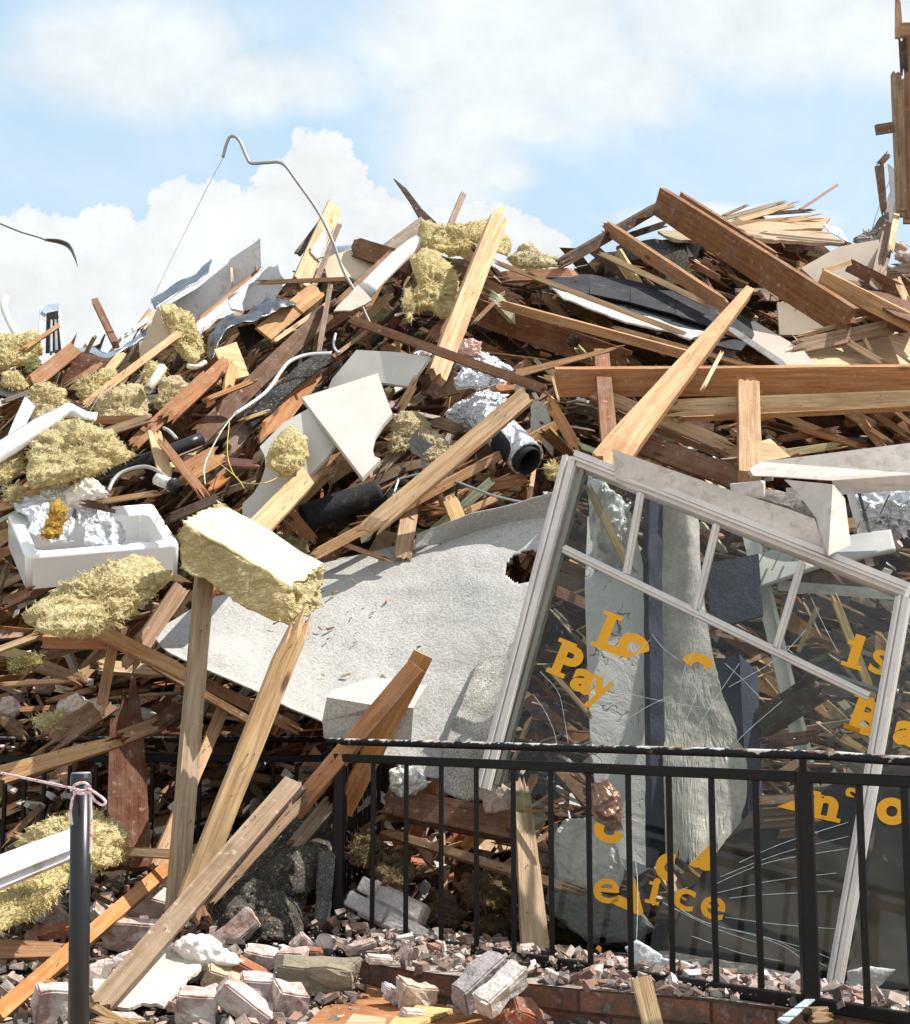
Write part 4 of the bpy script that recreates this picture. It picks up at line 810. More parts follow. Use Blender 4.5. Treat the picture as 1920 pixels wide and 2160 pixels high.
B('dark charred stick lying above the yellow insulation slab', 338, 1102, 482, 1042, 18, (.07, .045, .03), -1.4, 10, 'stick', t=.05); B('thin lath lying behind the sink rim', 190, 1062, 340, 1038, 9, TAN, -1.25, 14, 'lath'); B('dark bark edged lath behind the sink', 165, 1058, 245, 1075, 15, DRK, -1.3, 10, 'lath')
B('pale broad board between the holed panel and the insulation slab', 690, 962, 540, 1120, 44, (.58, .38, .21), -1.35, 16, 'wide_board', jag=(.16, .02), cat='board'); B('orange plank behind the pale upright board', 372, 1010, 470, 955, 44, (.42, .21, .09), -.95, 14)
B('orange splinter lying below the thin wires', 430, 1040, 485, 1000, 20, (.50, .22, .07), -1.2, 14, jag=(.1, .1)); B('grey fan shaped board behind the black pipe end', 470, 960, 540, 880, 30, (.17, .12, .085), -.9, 0, jag=(.1, .05))
# left middle and lower left
B('brown timber propped below the left end of the sink', -10, 1285, 85, 1240, 20, (.25, .13, .08), -1.0, 14); B('pale beam leaning behind the tall grey stud', 385, 1235, 262, 1415, 34, (.36, .24, .155), -1.15, 12, 'leaning_board', jag=(.02, .06), cat='board')
B('splintered plank slanting down right from under the mineral wool', 208, 1332, 412, 1432, 28, (.50, .30, .15), -1.2, 20, jag=(.05, .15)); B('long brown plank continuing down right under the membrane edge', 300, 1390, 560, 1540, 14, (.32, .18, .09), -1.05, 14)
B('brown plank just under the membrane hem', 400, 1425, 640, 1545, 24, (.19, .095, .05), -.9, 0); B('reddish short board with pale top below the mineral wool', 92, 1352, 232, 1356, 24, (.42, .20, .10), -1.1, -24, jag=(.02, .03))
B('narrow upright board at the left of the dark red plank', 247, 1318, 210, 1510, 20, (.44, .26, .14), -1.15, 8, jag=(.05, .1)); B('pale split stick at the left picture edge', -5, 1372, 92, 1336, 12, PALE, -1.0, 14, 'stick', jag=(0, .1))
B('long pale lath lying level above the left rubble', -10, 1446, 152, 1436, 9, (.58, .38, .22), -1.05, 14, 'lath'); B('thin brown lath below the level pale lath', 95, 1480, 205, 1452, 9, (.30, .17, .10), -1.0, 10, 'lath')
B('broad brown plank fanning out left of the dark red plank', 75, 1590, 232, 1480, 46, (.27, .16, .10), -.95, 14, 'wide_board', jag=(.2, .02), cat='board'); B('long splintered plank crossing the left railing', -10, 1640, 262, 1560, 34, (.46, .28, .14), -1.05, 16, 'long_board', jag=(.05, .1), taper=(1.1, .7), cat='board')
B('short broken brown end atop the crossing splintered plank', 250, 1560, 345, 1524, 30, (.24, .14, .08), -1.1, 16, jag=(.05, .08)); B('dark plank climbing right behind the tall grey stud', 300, 1548, 405, 1480, 34, (.11, .06, .035), -.7, 10)
B('wide dark red plank standing upright with a jagged forked top', 264, 1425, 272, 1835, 80, (.135, .045, .018), -.72, 6, 'upright_plank', t=.04, jag=(.34, .02), taper=(.75, 1.1), d2=-.15)
B('tall weathered grey stud leaning upright in front of the left railing', 432, 1205, 369, 1945, 36, (.40, .305, .21), 0, 16, 'leaning_stud', t=.06, jag=(.02, 0), absd=(6.15, 5.55), cat='stud')
B('tall pale stud with a splintered point leaning over the membrane', 648, 1272, 398, 1900, 46, (.64, .44, .24), 0, 14, 'leaning_stud', t=.05, jag=(.25, .0), absd=(5.78, 5.55), cat='stud')
B('thin pale board behind the two leaning studs', 478, 1478, 325, 1835, 24, (.46, .30, .17), 0, 12, 'leaning_board', absd=(6.6, 5.9), jag=(.04, .02), cat='board')
B('weathered board with stencil marks crossing the foreground rubble', 622, 1648, 205, 2128, 42, (.27, .195, .13), 0, 16, 'leaning_board', t=.035, absd=(5.9, 4.72), jag=(.03, .03), cat='board')
B('second weathered board under the stencilled one with an orange edge', 640, 1680, 430, 1905, 28, (.24, .16, .10), 0, -14, 'leaning_board', t=.05, absd=(6.0, 5.45), jag=(.02, .05), cat='board')
B('stained orange board leaning through the railing corner, upper one', 880, 1405, 618, 1715, 36, (.50, .25, .12), 0, 20, 'leaning_board', t=.04, absd=(5.98, 6.0), jag=(0, .02), cat='board')
B('glossy orange striped board leaning behind the railing corner, lower one', 893, 1380, 722, 1712, 42, (.55, .27, .09), 0, 8, 'leaning_board', t=.04, absd=(6.08, 6.14), jag=(0, .0), cat='board')
B('short black edged plank at the foot of the stained orange board', 640, 1650, 572, 1738, 26, (.12, .09, .07), 0, 12, absd=(5.95, 5.9)); B('rough grey plank beside the black roofing heap', 705, 1685, 612, 1796, 30, (.28, .21, .15), 0, 14, absd=(6.1, 6.0), jag=(.05, .1))
B('long orange board lying on the rubble at the lower left', 365, 1822, -15, 2150, 30, (.52, .23, .075), 0, 16, 'long_board', t=.04, absd=(6.0, 4.75), jag=(.02, .02), cat='board')
B('thick reddish plank lying at the left picture edge', -15, 2006, 150, 2008, 32, (.42, .24, .13), 0, 26, t=.04, absd=(5.35, 5.4), jag=(0, .06), taper=(1.2, .8)); B('pale lath lying level behind the black pipe post', 185, 1792, 428, 1806, 17, (.54, .38, .22), 0, 14, 'lath', t=.025, absd=(5.95, 5.8))
B('pale lath poking down at the bottom beside the black post', 100, 2070, 270, 2165, 13, (.62, .42, .20), 0, 14, 'lath', absd=(4.95, 4.6), jag=(.05, 0)); B('flat pale stick under the torn plaster piece', 190, 2155, 330, 2172, 16, (.60, .42, .22), 0, 24, 'stick', absd=(4.65, 4.6))
B('small brown wedge resting on the stencilled board', 430, 1950, 418, 1905, 34, (.24, .12, .06), 0, 14, 'wood_wedge', absd=(5.2, 5.25), taper=(1, .2), cat='wood wedge'); B('thin brown stick lying behind the left rubble pile', 20, 1760, 85, 1776, 12, TAN, 0, 14, 'stick', absd=(5.9, 5.9))
B('brown plank lying low behind the left railing', 0, 1790, 90, 1700, 14, BRN, 0, 10, absd=(6.6, 6.8)); B('dark board behind the railing under the level laths', -10, 1500, 60, 1560, 26, (.16, .09, .05), -.7, 8)
# behind the main railing
B('rotten dark beam lying behind the railing above the painted masonry', 815, 1694, 1122, 1752, 56, (.15, .065, .035), 0, 14, 'rotten_beam', t=.1, absd=(6.25, 5.9), jag=(.03, .08), cat='beam')
B('short brown stick hanging behind the second and third balusters', 868, 1762, 922, 1836, 17, (.30, .19, .11), 0, 12, 'stick', absd=(6.2, 6.1)); B('long thin plank sloping behind the railing towards the stucco chunk', 800, 1752, 1245, 1888, 17, (.26, .16, .09), 0, 16, 'long_board', absd=(6.15, 5.55), cat='board')
B('thin orange stick poking level behind the railing', 1083, 1712, 1210, 1709, 6, ORG, 0, 0, 'stick', absd=(5.8, 5.7), t=.012); B('pale upright stud behind the railing left of the stucco chunk', 1098, 1640, 1130, 2012, 48, (.52, .38, .25), 0, 10, 'leaning_stud', t=.05, absd=(5.95, 5.5), jag=(.1, 0), taper=(.6, 1.15), cat='stud')
B('reddish board lying low behind the railing', 950, 1850, 1090, 1905, 40, (.20, .08, .05), 0, 8, absd=(6.2, 6.1)); B('thin stick crossing the foot of the pale upright stud', 1155, 1985, 1200, 2020, 6, TAN, 0, 0, 'stick', absd=(5.3, 5.2))
B('small pale stake standing in the street in front of the ledge', 1352, 2062, 1382, 2180, 39, (.62, .46, .27), 0, 10, 'wooden_stake', t=.03, absd=(4.55, 4.5), jag=(0, 0), cat='stake'); B('small tan wood block at the foot of the right railing post', 1695, 2148, 1760, 2146, 30, (.38, .27, .16), 0, 20, 'wood_block', t=.05, absd=(4.2, 4.2), cat='wood block')
for i in range(7):
    B('%s brown slat of the fallen shutter behind the lettered glass' % ('top', 'second', 'third', 'fourth', 'fifth', 'sixth', 'lowest')[i], 1585, 1692 + i * 25, 1735, 1682 + i * 24, 17, (.19, .11, .065), 0, 34, 'slat', absd=(5.75, 5.65), t=.012, group='slats behind the lettered glass')
# ================================================================ MEMBRANE and sheets
def hole_(c):
    # the torn opening beside the window frame
    v = c - CAM; v = v / v.y; u0, v0 = uv(1112, 1197); a = ((v.x - u0) * F + (v.z - v0) * F * .35) / 50; b = ((v.z - v0) * F - (v.x - u0) * F * .35) / 36
    return a * a + b * b < 1
sheet('roof_membrane', 'huge pale grey gritty roofing membrane draped over the middle of the heap', [
    [(318, 1338, 6.85), (440, 1268, 7.1), (560, 1240, 7.2), (650, 1200, 7.4), (850, 1148, 7.45), (1000, 1100, 7.45), (1160, 1052, 7.3)],
    [(330, 1352, 6.75), (440, 1320, 6.9), (560, 1300, 7.0), (660, 1280, 7.05), (850, 1240, 7.1), (1000, 1200, 7.05), (1140, 1170, 7.0)],
    [(345, 1368, 6.62), (450, 1372, 6.62), (570, 1390, 6.68), (680, 1400, 6.7), (850, 1370, 6.75), (990, 1340, 6.7), (1110, 1310, 6.68)],
    [(360, 1380, 6.55), (470, 1415, 6.5), (600, 1470, 6.42), (720, 1500, 6.4), (860, 1500, 6.42), (980, 1480, 6.45), (1080, 1470, 6.4)],
    [(385, 1392, 6.5), (500, 1440, 6.42), (630, 1502, 6.33), (760, 1560, 6.28), (860, 1625, 6.22), (970, 1650, 6.2), (1070, 1650, 6.15)]],
    MEMB, (.44, .43, .41), .008, (170, 110), .014, 3.2, 'membrane', hole=hole_, rel=False)
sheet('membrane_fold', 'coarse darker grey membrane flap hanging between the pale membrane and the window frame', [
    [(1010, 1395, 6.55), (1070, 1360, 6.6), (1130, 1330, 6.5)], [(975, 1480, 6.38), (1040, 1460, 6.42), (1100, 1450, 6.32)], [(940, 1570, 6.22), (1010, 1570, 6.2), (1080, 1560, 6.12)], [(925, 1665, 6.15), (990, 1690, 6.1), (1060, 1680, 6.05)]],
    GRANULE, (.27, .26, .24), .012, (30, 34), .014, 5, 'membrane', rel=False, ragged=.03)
sheet('membrane_fold', 'membrane strip with its shade painted as darker grey, folded back along the top of the pale membrane', [
    [(880, 1128, 7.35), (1000, 1085, 7.3), (1100, 1060, 7.2), (1185, 1035, 7.1)], [(870, 1160, 7.3), (990, 1140, 7.4), (1100, 1125, 7.3), (1160, 1120, 7.2)]], MEMB, (.36, .35, .34), .01, (30, 10), .03, 4, 'membrane', rel=False)  # the fold's shading is painted in as a darker membrane grey
facets('foam_block', 'off white folded block under the hem of the pale membrane left of the leaning boards', [[(690, 1473, 6.14), (700, 1460, 6.22), (790, 1432, 6.4), (900, 1450, 6.4), (872, 1496, 6.14), (800, 1492, 6.12)], [(690, 1473, 6.14), (800, 1492, 6.12), (872, 1496, 6.14), (868, 1560, 6.16), (760, 1572, 6.15), (684, 1556, 6.16), (680, 1520, 6.15)]], MEMB, (.50, .475, .435), .02, 'foam block')
for i, (a, b) in enumerate([(860, 1195), (930, 1188), (985, 1172)]): panel('wood_chip', '%s pale torn wood chip lying on the pale membrane' % ('leftmost', 'middle', 'rightmost')[i], [(a, b + 6), (a + 25, b - 14), (a + 62, b - 22), (a + 80, b - 8), (a + 45, b + 12), (a + 12, b + 15)], -.68, (0, -.5, .9), .02, WOOD, (.60, .46, .32), 'wood chip', 3, step=8)
B('thin tan splinter lying on the left part of the membrane', 655, 1222, 745, 1202, 6, PALE, -.75, 20, 'splinter', t=.012); B('dark chip of wood on the left part of the membrane', 736, 1210, 768, 1202, 9, DRK, -.78, 20, 'wood_chip', t=.02, cat='wood chip')
ggp = (.42, .405, .375)
panel('wall_panel', 'larger pale grey panel with a bitten corner in the middle of the heap', [(637, 838), (797, 787), (812, 830), (828, 872), (808, 895), (792, 920), (786, 945), (790, 962), (803, 968), (765, 1007)], -2.1, (.02, -.72, .69), .028, BOARDM, (.47, .45, .41), 'panel')
panel('wall_panel', 'shaded pale panel lying behind the larger pale grey panel', [(700, 800), (752, 738), (830, 742), (908, 752), (862, 815), (800, 806), (690, 825)], -.95, (-.25, -.9, .35), .025, BOARDM, (.54, .52, .48), 'panel')
panel('wall_panel', 'pale panel with a round bite taken out of its left edge', [(650, 862), (690, 895), (712, 930), (690, 965), (640, 1015), (560, 1100), (511, 1092), (512, 1062), (535, 1040), (552, 1012), (560, 985), (558, 960), (548, 942), (600, 890)], -.98, (-.1, -.85, .5), .025, BOARDM, (.50, .485, .45), 'panel')
panel('wall_panel', 'small grey slab standing right of the foil wrapped duct', [(1120, 842), (1150, 850), (1172, 925), (1165, 960), (1120, 905)], -1.0, (-.2, -1, .2), .03, STUCCO, (.48, .46, .42), 'slab', 2)
panel('siding_panel', 'long pale siding panel slanting up into the sky on the left crest', [(352, 645), (416, 608), (480, 556), (486, 546), (540, 510), (549, 501), (551, 562), (470, 628), (408, 682), (380, 690)], -.35, (.1, -1, -.12), .035, PAINT, (.58, .59, .61), 'siding')
B('tan rotten edge under the long pale siding panel', 552, 564, 405, 686, 7, (.42, .20, .10), -.42, 0, 'edge_strip', cat='strip'); B('pale joint strip crossing the long pale siding panel', 487, 548, 491, 606, 6, (.55, .45, .30), -.5, 0, 'joint_strip', cat='strip'); B('pale joint strip at the top end of the long siding panel', 538, 508, 540, 572, 6, (.55, .45, .30), -.5, 0, 'joint_strip', cat='strip')
panel('siding_panel', 'jagged pale blue panel right of the long siding panel', [(511, 640), (525, 600), (540, 590), (560, 568), (586, 558), (599, 588), (590, 615), (580, 632), (514, 655)], -.25, (.1, -1, -.1), .03, PAINT, (.60, .63, .68), 'siding', 3, step=8)
panel('painted_board', 'bright white board below the long siding panel', [(412, 683), (470, 640), (474, 652), (420, 700)], -.5, (.1, -.5, .8), .03, PAINT, WHT, 'board', 1)
panel('painted_board', 'white scrap between the long siding panel and the jagged blue panel', [(480, 622), (510, 612), (512, 655), (488, 650)], -.3, (.1, -.7, .6), .02, PAINT, (.75, .78, .8), 'board', 2)
sheet('metal_gutter', 'dark bent gutter strip rising above the long siding panel', [[(318, 632, -.3), (370, 600, -.3), (412, 580, -.3), (430, 560, -.3), (447, 546, -.3)], [(326, 652, -.4), (375, 617, -.4), (416, 594, -.4), (436, 575, -.4), (446, 552, -.32)]], METAL, (.22, .24, .27), .008, (30, 5), .015, 6, 'gutter')
sheet('metal_flashing', 'crumpled dark grey flashing winding below the jagged blue panel', [[(432, 740, -.8), (462, 680, -.8), (530, 652, -.85), (590, 630, -.85), (625, 642, -.8)], [(445, 760, -.9), (478, 702, -.9), (540, 676, -.95), (590, 652, -.95), (622, 652, -.85)]], METAL, (.20, .205, .215), .008, (44, 10), .05, 6, 'flashing')
sheet('metal_flashing', 'blue grey sheet metal behind the beige torn board piece', [[(690, 520, -.2), (745, 517, -.2), (800, 520, -.2)], [(690, 545, -.3), (745, 540, -.3), (800, 545, -.3)]], METAL, (.45, .47, .52), .01, (20, 5), .02, 6, 'flashing')
sheet('roof_felt', 'black roofing strip lying under the bent silver conduit', [[(688, 735, -.95), (640, 765, -.95), (590, 810, -.95), (510, 880, -.95)], [(700, 760, -1.0), (650, 795, -1.0), (600, 840, -1.0), (530, 905, -1.0)]], GRANULE, (.03, .03, .032), .015, (30, 8), .02, 5, 'roofing felt')
tube('steel_conduit', 'bent bright steel conduit lying on the black roofing strip', [(700, 745), (650, 748), (612, 762), (592, 785), (560, 828), (495, 874)], 8, STEEL, (.72, .76, .80), -1.25, 30, 'conduit')
tube('steel_conduit', 'tall bent steel conduit arching into the sky above the left crest', [(470, 332), (484, 292), (500, 292), (517, 322), (528, 343), (560, 343), (594, 344), (625, 380), (672, 445), (700, 500), (722, 565), (748, 612), (770, 660), (784, 684)], 7, METAL, (.40, .43, .45), 0, 60, 'conduit', rel=False) if 0 else None
_pts = [(470, 332), (484, 290), (503, 294), (519, 328), (530, 344), (562, 343), (596, 345), (626, 382), (672, 448), (702, 510), (724, 570), (748, 614), (770, 660), (784, 690)]
tube('steel_conduit', 'tall bent steel conduit arching into the sky above the left crest', [(a, b, 9.0) for a, b in _pts], 7, STEEL, (.30, .31, .32), 0, 80, 'conduit', rel=False)
tube('loose_wire', 'hair thin wire hanging from the tip of the tall steel conduit', [(470, 334, 9.0), (440, 390, 8.95), (400, 470, 8.9), (360, 550, 8.8), (318, 640, 8.6)], 1.4, DARK, (.25, .25, .25), 0, 20, 'wire', rel=False)
tube('loose_wire', 'thin wire running down across the left wool clumps', [(222, 815, 7.6), (200, 850, 7.5), (172, 900, 7.4)], 1.4, DARK, (.3, .3, .3), 0, 0, 'wire', rel=False)
tube('steel_conduit', 'small hooked steel conduit end beside the grey brown stick', [(708, 704), (704, 725), (708, 738), (716, 744)], 6, METAL, (.7, .75, .8), -1.0, 12, 'conduit')
tube('thin_cable', 'thin white cable dropping from the end of the bright conduit', [(495, 874), (470, 905), (440, 960), (431, 990), (433, 1022)], 2.4, PAINT, (.75, .73, .68), -1.35, 24, 'cable')
tube('thin_cable', 'thin yellow cable looping across the left middle boards', [(484, 890), (480, 960), (500, 1010), (530, 1020), (570, 1015), (620, 985), (660, 955)], 2.2, PAINT, (.55, .42, .08), -1.35, 30, 'cable')
tube('thin_cable', 'second thin yellow cable slanting down right over the orange plank', [(435, 957), (460, 975), (500, 1008), (515, 1030)], 2.2, PAINT, (.55, .42, .08), -1.4, 14, 'cable')
tube('metal_rod', 'bent thin grey rod crossing under the long pale board', [(822, 1068), (838, 1020), (846, 1010), (900, 1000), (960, 1015), (1040, 1045), (1115, 1062)], 6, METAL, (.40, .46, .48), -1.15, 40, 'rod')
bp = tube('drain_pipe', 'glossy black drain pipe lying diagonally between the boards left of centre', [(425, 925), (330, 962), (190, 1010), (55, 1068)], 29, PIPE, BLK, -1.05, 8, 'pipe', seg=24)
tube('pipe_collar', None, [(262, 978), (246, 984), (236, 988)], 38, PIPE, BLK, -1.06, 0, parent=bp, seg=24)
tube('flexible_conduit', 'grey flexible cable arched over the black drain pipe', [(229, 1036), (240, 1012), (262, 994), (306, 984), (340, 998), (362, 1020)], 8, PAINT, (.34, .34, .33), -1.32, 30, 'cable')
tube('flexible_conduit', 'short grey cable bend above the black drain pipe', [(345, 903), (358, 910), (372, 925)], 8, PAINT, (.42, .44, .44), -1.1, 10, 'cable')
lf = tube('lamp_holder', 'small white cylindrical lamp holder at the end of the arched cable', [(330, 1010), (345, 1016), (362, 1022)], 26, PAINT, (.66, .64, .60), -1.35, 0, 'lamp holder', seg=20)
tube('rim', None, [(362, 1022), (368, 1025)], 33, PIPE, (.03, .03, .03), -1.35, 0, parent=lf, seg=20)
tube('pvc_pipe', 'cream plastic pipe sticking up into the sky at the far left', [(13, 628), (8, 645), (16, 670), (48, 735)], 15, PAINT, (.80, .74, .66), -.5, 14, 'pipe')
tube('pvc_pipe', 'short open cream plastic pipe among the left wool clumps', [(342, 776), (330, 795), (312, 822)], 20, PAINT, (.66, .60, .48), -1.15, 0, 'pipe', open_=True, seg=20)
tube('pvc_pipe', 'white hose end under the corner of the yellow wool slab', [(396, 772), (415, 774), (433, 764)], 11, PAINT, (.7, .66, .58), -1.0, 10, 'pipe')
gt = empty('gutter_end', P(108, 700, 9.2), 'upright white gutter end with dark ribbed inside against the sky', 'gutter')
panel('back', None, [(98, 660), (122, 655), (133, 742), (96, 745)], -.5, (.1, -1, 0), .01, DARK, (.05, .05, .055), parent=gt)
for a, cl, w_ in (((90, 652, 84, 745), (.66, .68, .70), 11), ((108, 662, 108, 745), (.33, .33, .34), 4), ((124, 655, 134, 742), (.60, .58, .60), 8), ((116, 660, 119, 742), (.20, .2, .21), 5)): board('rib', None, *a, w_, cl, -.6, 10, .03, (0, 0), mat=PAINT, parent=gt)
panel('cap', None, [(86, 654), (100, 642), (124, 640), (126, 656), (104, 668)], -.68, (.2, -.8, .5), .02, METAL, (.62, .68, .74), parent=gt)
sheet('metal_gutter', 'long bent white gutter lying at the left edge above the wool mound', [[(-15, 940, -1.3), (60, 893, -1.3), (120, 862, -1.3), (148, 852, -1.3), (180, 868, -1.3), (206, 872, -1.3)], [(-15, 960, -1.4), (60, 915, -1.4), (122, 878, -1.4), (148, 862, -1.35), (178, 880, -1.35), (203, 886, -1.3)], [(-15, 985, -1.3), (55, 942, -1.3), (110, 905, -1.3), (140, 880, -1.3), (170, 884, -1.3), (200, 889, -1.28)]], PAINT, (.66, .67, .68), .008, (40, 8), .008, 8, 'gutter')
panel('painted_board', 'pale blue flap standing over the bent white gutter', [(53, 835), (75, 857), (45, 915), (12, 928), (30, 885)], -1.2, (.4, -.9, .2), .01, PAINT, (.66, .72, .80), 'flashing'); sheet('metal_flashing', 'dark flashing strip at the far left above the pale blue flap', [[(-15, 810, -.9), (30, 822, -.9), (80, 838, -.9)], [(-15, 830, -1.0), (30, 840, -1.0), (72, 852, -1.0)]], METAL, (.14, .14, .16), .01, (14, 4), .02, 6, 'flashing')
sheet('metal_flashing', 'low crumpled metal strip on the left crest beside the brown stick', [[(150, 735, -.4), (190, 730, -.4), (240, 745, -.4), (300, 700, -.4), (330, 670, -.4)], [(158, 745, -.5), (192, 745, -.5), (235, 758, -.5), (300, 715, -.5), (335, 685, -.5)]], METAL, (.50, .56, .64), .008, (26, 6), .04, 6, 'flashing')
B('tan board end at the left foot of the yellow wool slab', 322, 655, 290, 700, 18, (.50, .40, .28), -.5, 12); B('white strip lying along the crest towards the yellow wool slab', 258, 712, 318, 670, 8, WHT, -.55, 10, 'trim_strip', mat=PAINT, cat='trim')
tube('loose_wire', 'thin sagging wire entering from the left edge in the sky', [(-20, 463, 8), (40, 488, 8), (80, 500, 8), (100, 508, 8)], 3.4, DARK, (.10, .10, .10), 0, 14, 'wire', rel=False)
sheet('torn_tape', 'torn dark tape fluttering at the end of the wire in the sky', [[(92, 504, 8), (125, 505, 8), (148, 516, 8), (158, 538, 8), (164, 562, 8)], [(96, 509, 8.02), (124, 514, 8.03), (144, 524, 8.02), (155, 541, 8.01), (164, 563, 8)]], METAL, (.18, .17, .16), .004, (20, 3), .005, 9, 'tape', rel=False)
# black duct, foil duct, foil heaps
tube('felt_roll', 'black tar paper roll lying open under the long pale board', [(640, 1092), (700, 1072), (760, 1052), (800, 1040)], 56, DARK, (.014, .015, .018), -.95, 10, 'roofing felt', open_=True, seg=26)
tube('foil_duct', 'foil wrapped duct with an open black mouth right of the heap centre', [(1010, 872), (1050, 905), (1090, 945), (1112, 968)], 78, FOIL, (.8, .8, .8), -1.2, 14, 'duct', open_=True, seg=28)
tube('duct_liner', 'black flexible liner poking out of the foil duct mouth', [(1060, 930), (1090, 955), (1118, 974)], 62, DARK, (.01, .01, .011), -1.22, 8, 'duct liner', open_=True, seg=24)
def foil(label, poly, d, th=.12, amp=.035): return lump('foil_wad', label, poly, d, (.8, .8, .8), th, FOIL, amp, 9, 2.5, cat='foil')
foil('crumpled foil wad beside the foot of the leaning pale stud', [(962, 752), (1000, 738), (1040, 752), (1075, 772), (1080, 780), (1010, 782), (972, 768)], -1.15)
foil('crumpled foil wad directly below the long reddish lath', [(962, 800), (985, 782), (1040, 790), (1060, 806), (1010, 815), (970, 822)], -1.1)
foil('bright silver foil bag behind the long pale board', [(945, 870), (985, 845), (1030, 828), (1070, 835), (1060, 870), (1010, 905), (965, 902)], -1.05, .2)
lump('fabric_scrap', 'pinkish crumpled scrap on the long reddish lath', [(970, 735), (990, 722), (1012, 728), (1010, 748), (980, 752)], -1.3, (.62, .42, .38), .1, STUCCO, .04, 14, 2.5, cat='scrap')
lump('white_wad', 'white paper wad next to the upper edge of the shaded panel', [(872, 745), (890, 735), (905, 748), (880, 756)], -1.05, (.75, .76, .8), .08, PAINT, .03, 14, 2.5, cat='paper')
# ================================================================ insulation
def ins(label, poly, d=-1.0, col=YW, th=.28, amp=.05, ns=8, p=3, name='insulation_batt', **k):
    k.setdefault('tilt', (.0008, -.0028)); return lump(name, label, poly, d, col, th, None, amp, ns, p, **k)
ins('long yellow insulation batt draped across the middle crest', [(888, 500), (900, 470), (950, 478), (1030, 466), (1070, 500), (1072, 545), (1060, 540), (1045, 508), (1000, 515), (960, 535), (920, 532), (892, 515)], -.85, th=.3)
ins('yellow insulation batt hanging down below the one on the middle crest', [(868, 545), (890, 525), (925, 530), (950, 560), (960, 590), (968, 625), (960, 650), (930, 672), (905, 650), (880, 658), (872, 625), (890, 600), (876, 575)], -.85, th=.35)
ins('narrow yellow strip of insulation hanging left of the draped batt', [(853, 612), (868, 606), (875, 640), (868, 685), (858, 678), (852, 640)], -.85, th=.12, amp=.03)
ins('pale yellow insulation hump on the crest right of the leaning stud', [(1078, 545), (1098, 527), (1125, 524), (1150, 540), (1185, 548), (1178, 560), (1130, 562), (1090, 565)], -.3, CREAM, .3)
ins('thick yellow wool slab with brown paper side on the left crest', [(337, 642), (368, 645), (396, 665), (412, 700), (430, 740), (412, 770), (385, 755), (368, 715), (350, 685)], -.85, th=.3)
panel('paper_facing', 'brown paper facing peeled off the wool slab on the left crest', [(334, 645), (352, 690), (362, 720), (330, 745), (296, 762), (294, 735), (312, 700)], -.85, (-.4, -1, .2), .015, BOARDM, (.50, .40, .28), 'facing', 2)
ins('small yellow tuft beside the open cream pipe', [(298, 790), (318, 765), (345, 780), (340, 810), (312, 818)], -.9, th=.15, amp=.03); ins('pale yellow wool piece under the open cream pipe', [(340, 805), (370, 800), (392, 815), (375, 845), (345, 868), (330, 850)], -.85, (.96, .84, .56), .18)
ins('lumpy yellow wool under the long pale board on the left', [(160, 815), (200, 790), (235, 778), (252, 800), (225, 830), (180, 845)], -.95, th=.2); ins('broad yellow wool clump right of the long pale board', [(215, 850), (255, 812), (298, 815), (304, 850), (300, 890), (250, 893), (212, 880)], -.95, (.97, .84, .54), .2)
ins('greyish wool clump left of the long pale board', [(70, 830), (90, 820), (128, 825), (150, 850), (130, 882), (75, 880)], -.95, MOSS, .18); ins('yellow wool at the far left crest', [(-20, 715), (20, 705), (65, 712), (78, 735), (60, 765), (0, 775), (-20, 765)], -.85, th=.25)
ins('small yellow wool lump under the far left crest wool', [(10, 790), (35, 782), (60, 812), (40, 825), (10, 815)], -.9, th=.15, amp=.03); ins('tiny wool tuft right of the far left crest wool', [(55, 755), (75, 748), (82, 775), (60, 785)], -.85, (.6, .58, .3), .1, .03)
ins('large folded wool mound above the sink', [(80, 935), (120, 902), (176, 900), (229, 930), (282, 960), (250, 985), (225, 990), (148, 1015), (67, 1028)], -1.15, (.97, .86, .52), .4, .06, 6)
ins('yellow wool strip under the bent white gutter', [(-10, 1000), (20, 970), (48, 955), (45, 985), (10, 1020), (-10, 1025)], -1.15, th=.15, amp=.03); ins('small wool tuft at the left edge below the gutter', [(10, 1045), (40, 1030), (60, 1035), (55, 1050), (15, 1060)], -1.15, th=.1, amp=.03)
ins('yellow wool tuft with foil on the holed panel', [(575, 945), (590, 918), (615, 900), (645, 925), (640, 960), (622, 990), (598, 998), (575, 980)], -1.2, th=.18, amp=.045)
foil('small foil flap on top of the tuft on the holed panel', [(592, 915), (610, 897), (635, 900), (648, 920), (625, 925), (600, 925)], -1.35, .06, .03)
ins('round wool lump right of the larger grey panel', [(822, 930), (835, 880), (858, 867), (890, 885), (903, 910), (895, 940), (860, 945), (825, 955)], -1.1, (.92, .80, .54), .25); ins('smaller wool lump below the round one', [(892, 940), (915, 922), (940, 935), (950, 955), (935, 978), (895, 970)], -1.1, (.92, .80, .56), .2)
panel('torn_felt', 'dark torn felt flap sticking out of the wool lumps', [(862, 930), (884, 902), (882, 920), (915, 938), (892, 955), (900, 985), (922, 1030), (893, 1012), (888, 965), (868, 955)], -1.6, (.1, -1, .3), .008, DARK, (.06, .06, .06), 'felt', 2)
ins('small yellow tuft next to the window corner', [(1155, 985), (1170, 970), (1185, 985), (1178, 1008), (1160, 1005)], -1.1, th=.1, amp=.03); ins('mossy dark wool lump right of the yellow insulation slab', [(585, 1135), (610, 1125), (645, 1140), (640, 1180), (600, 1175)], -1.05, (.55, .46, .25), .2)
ins('matted mineral wool lump leaning on the front of the sink', [(57, 1300), (75, 1275), (130, 1247), (176, 1213), (235, 1190), (280, 1170), (315, 1180), (348, 1208), (350, 1238), (300, 1268), (258, 1300), (200, 1336), (130, 1338), (80, 1328)], 6.1, (.97, .86, .52), .34, .05, 10, rel=False)
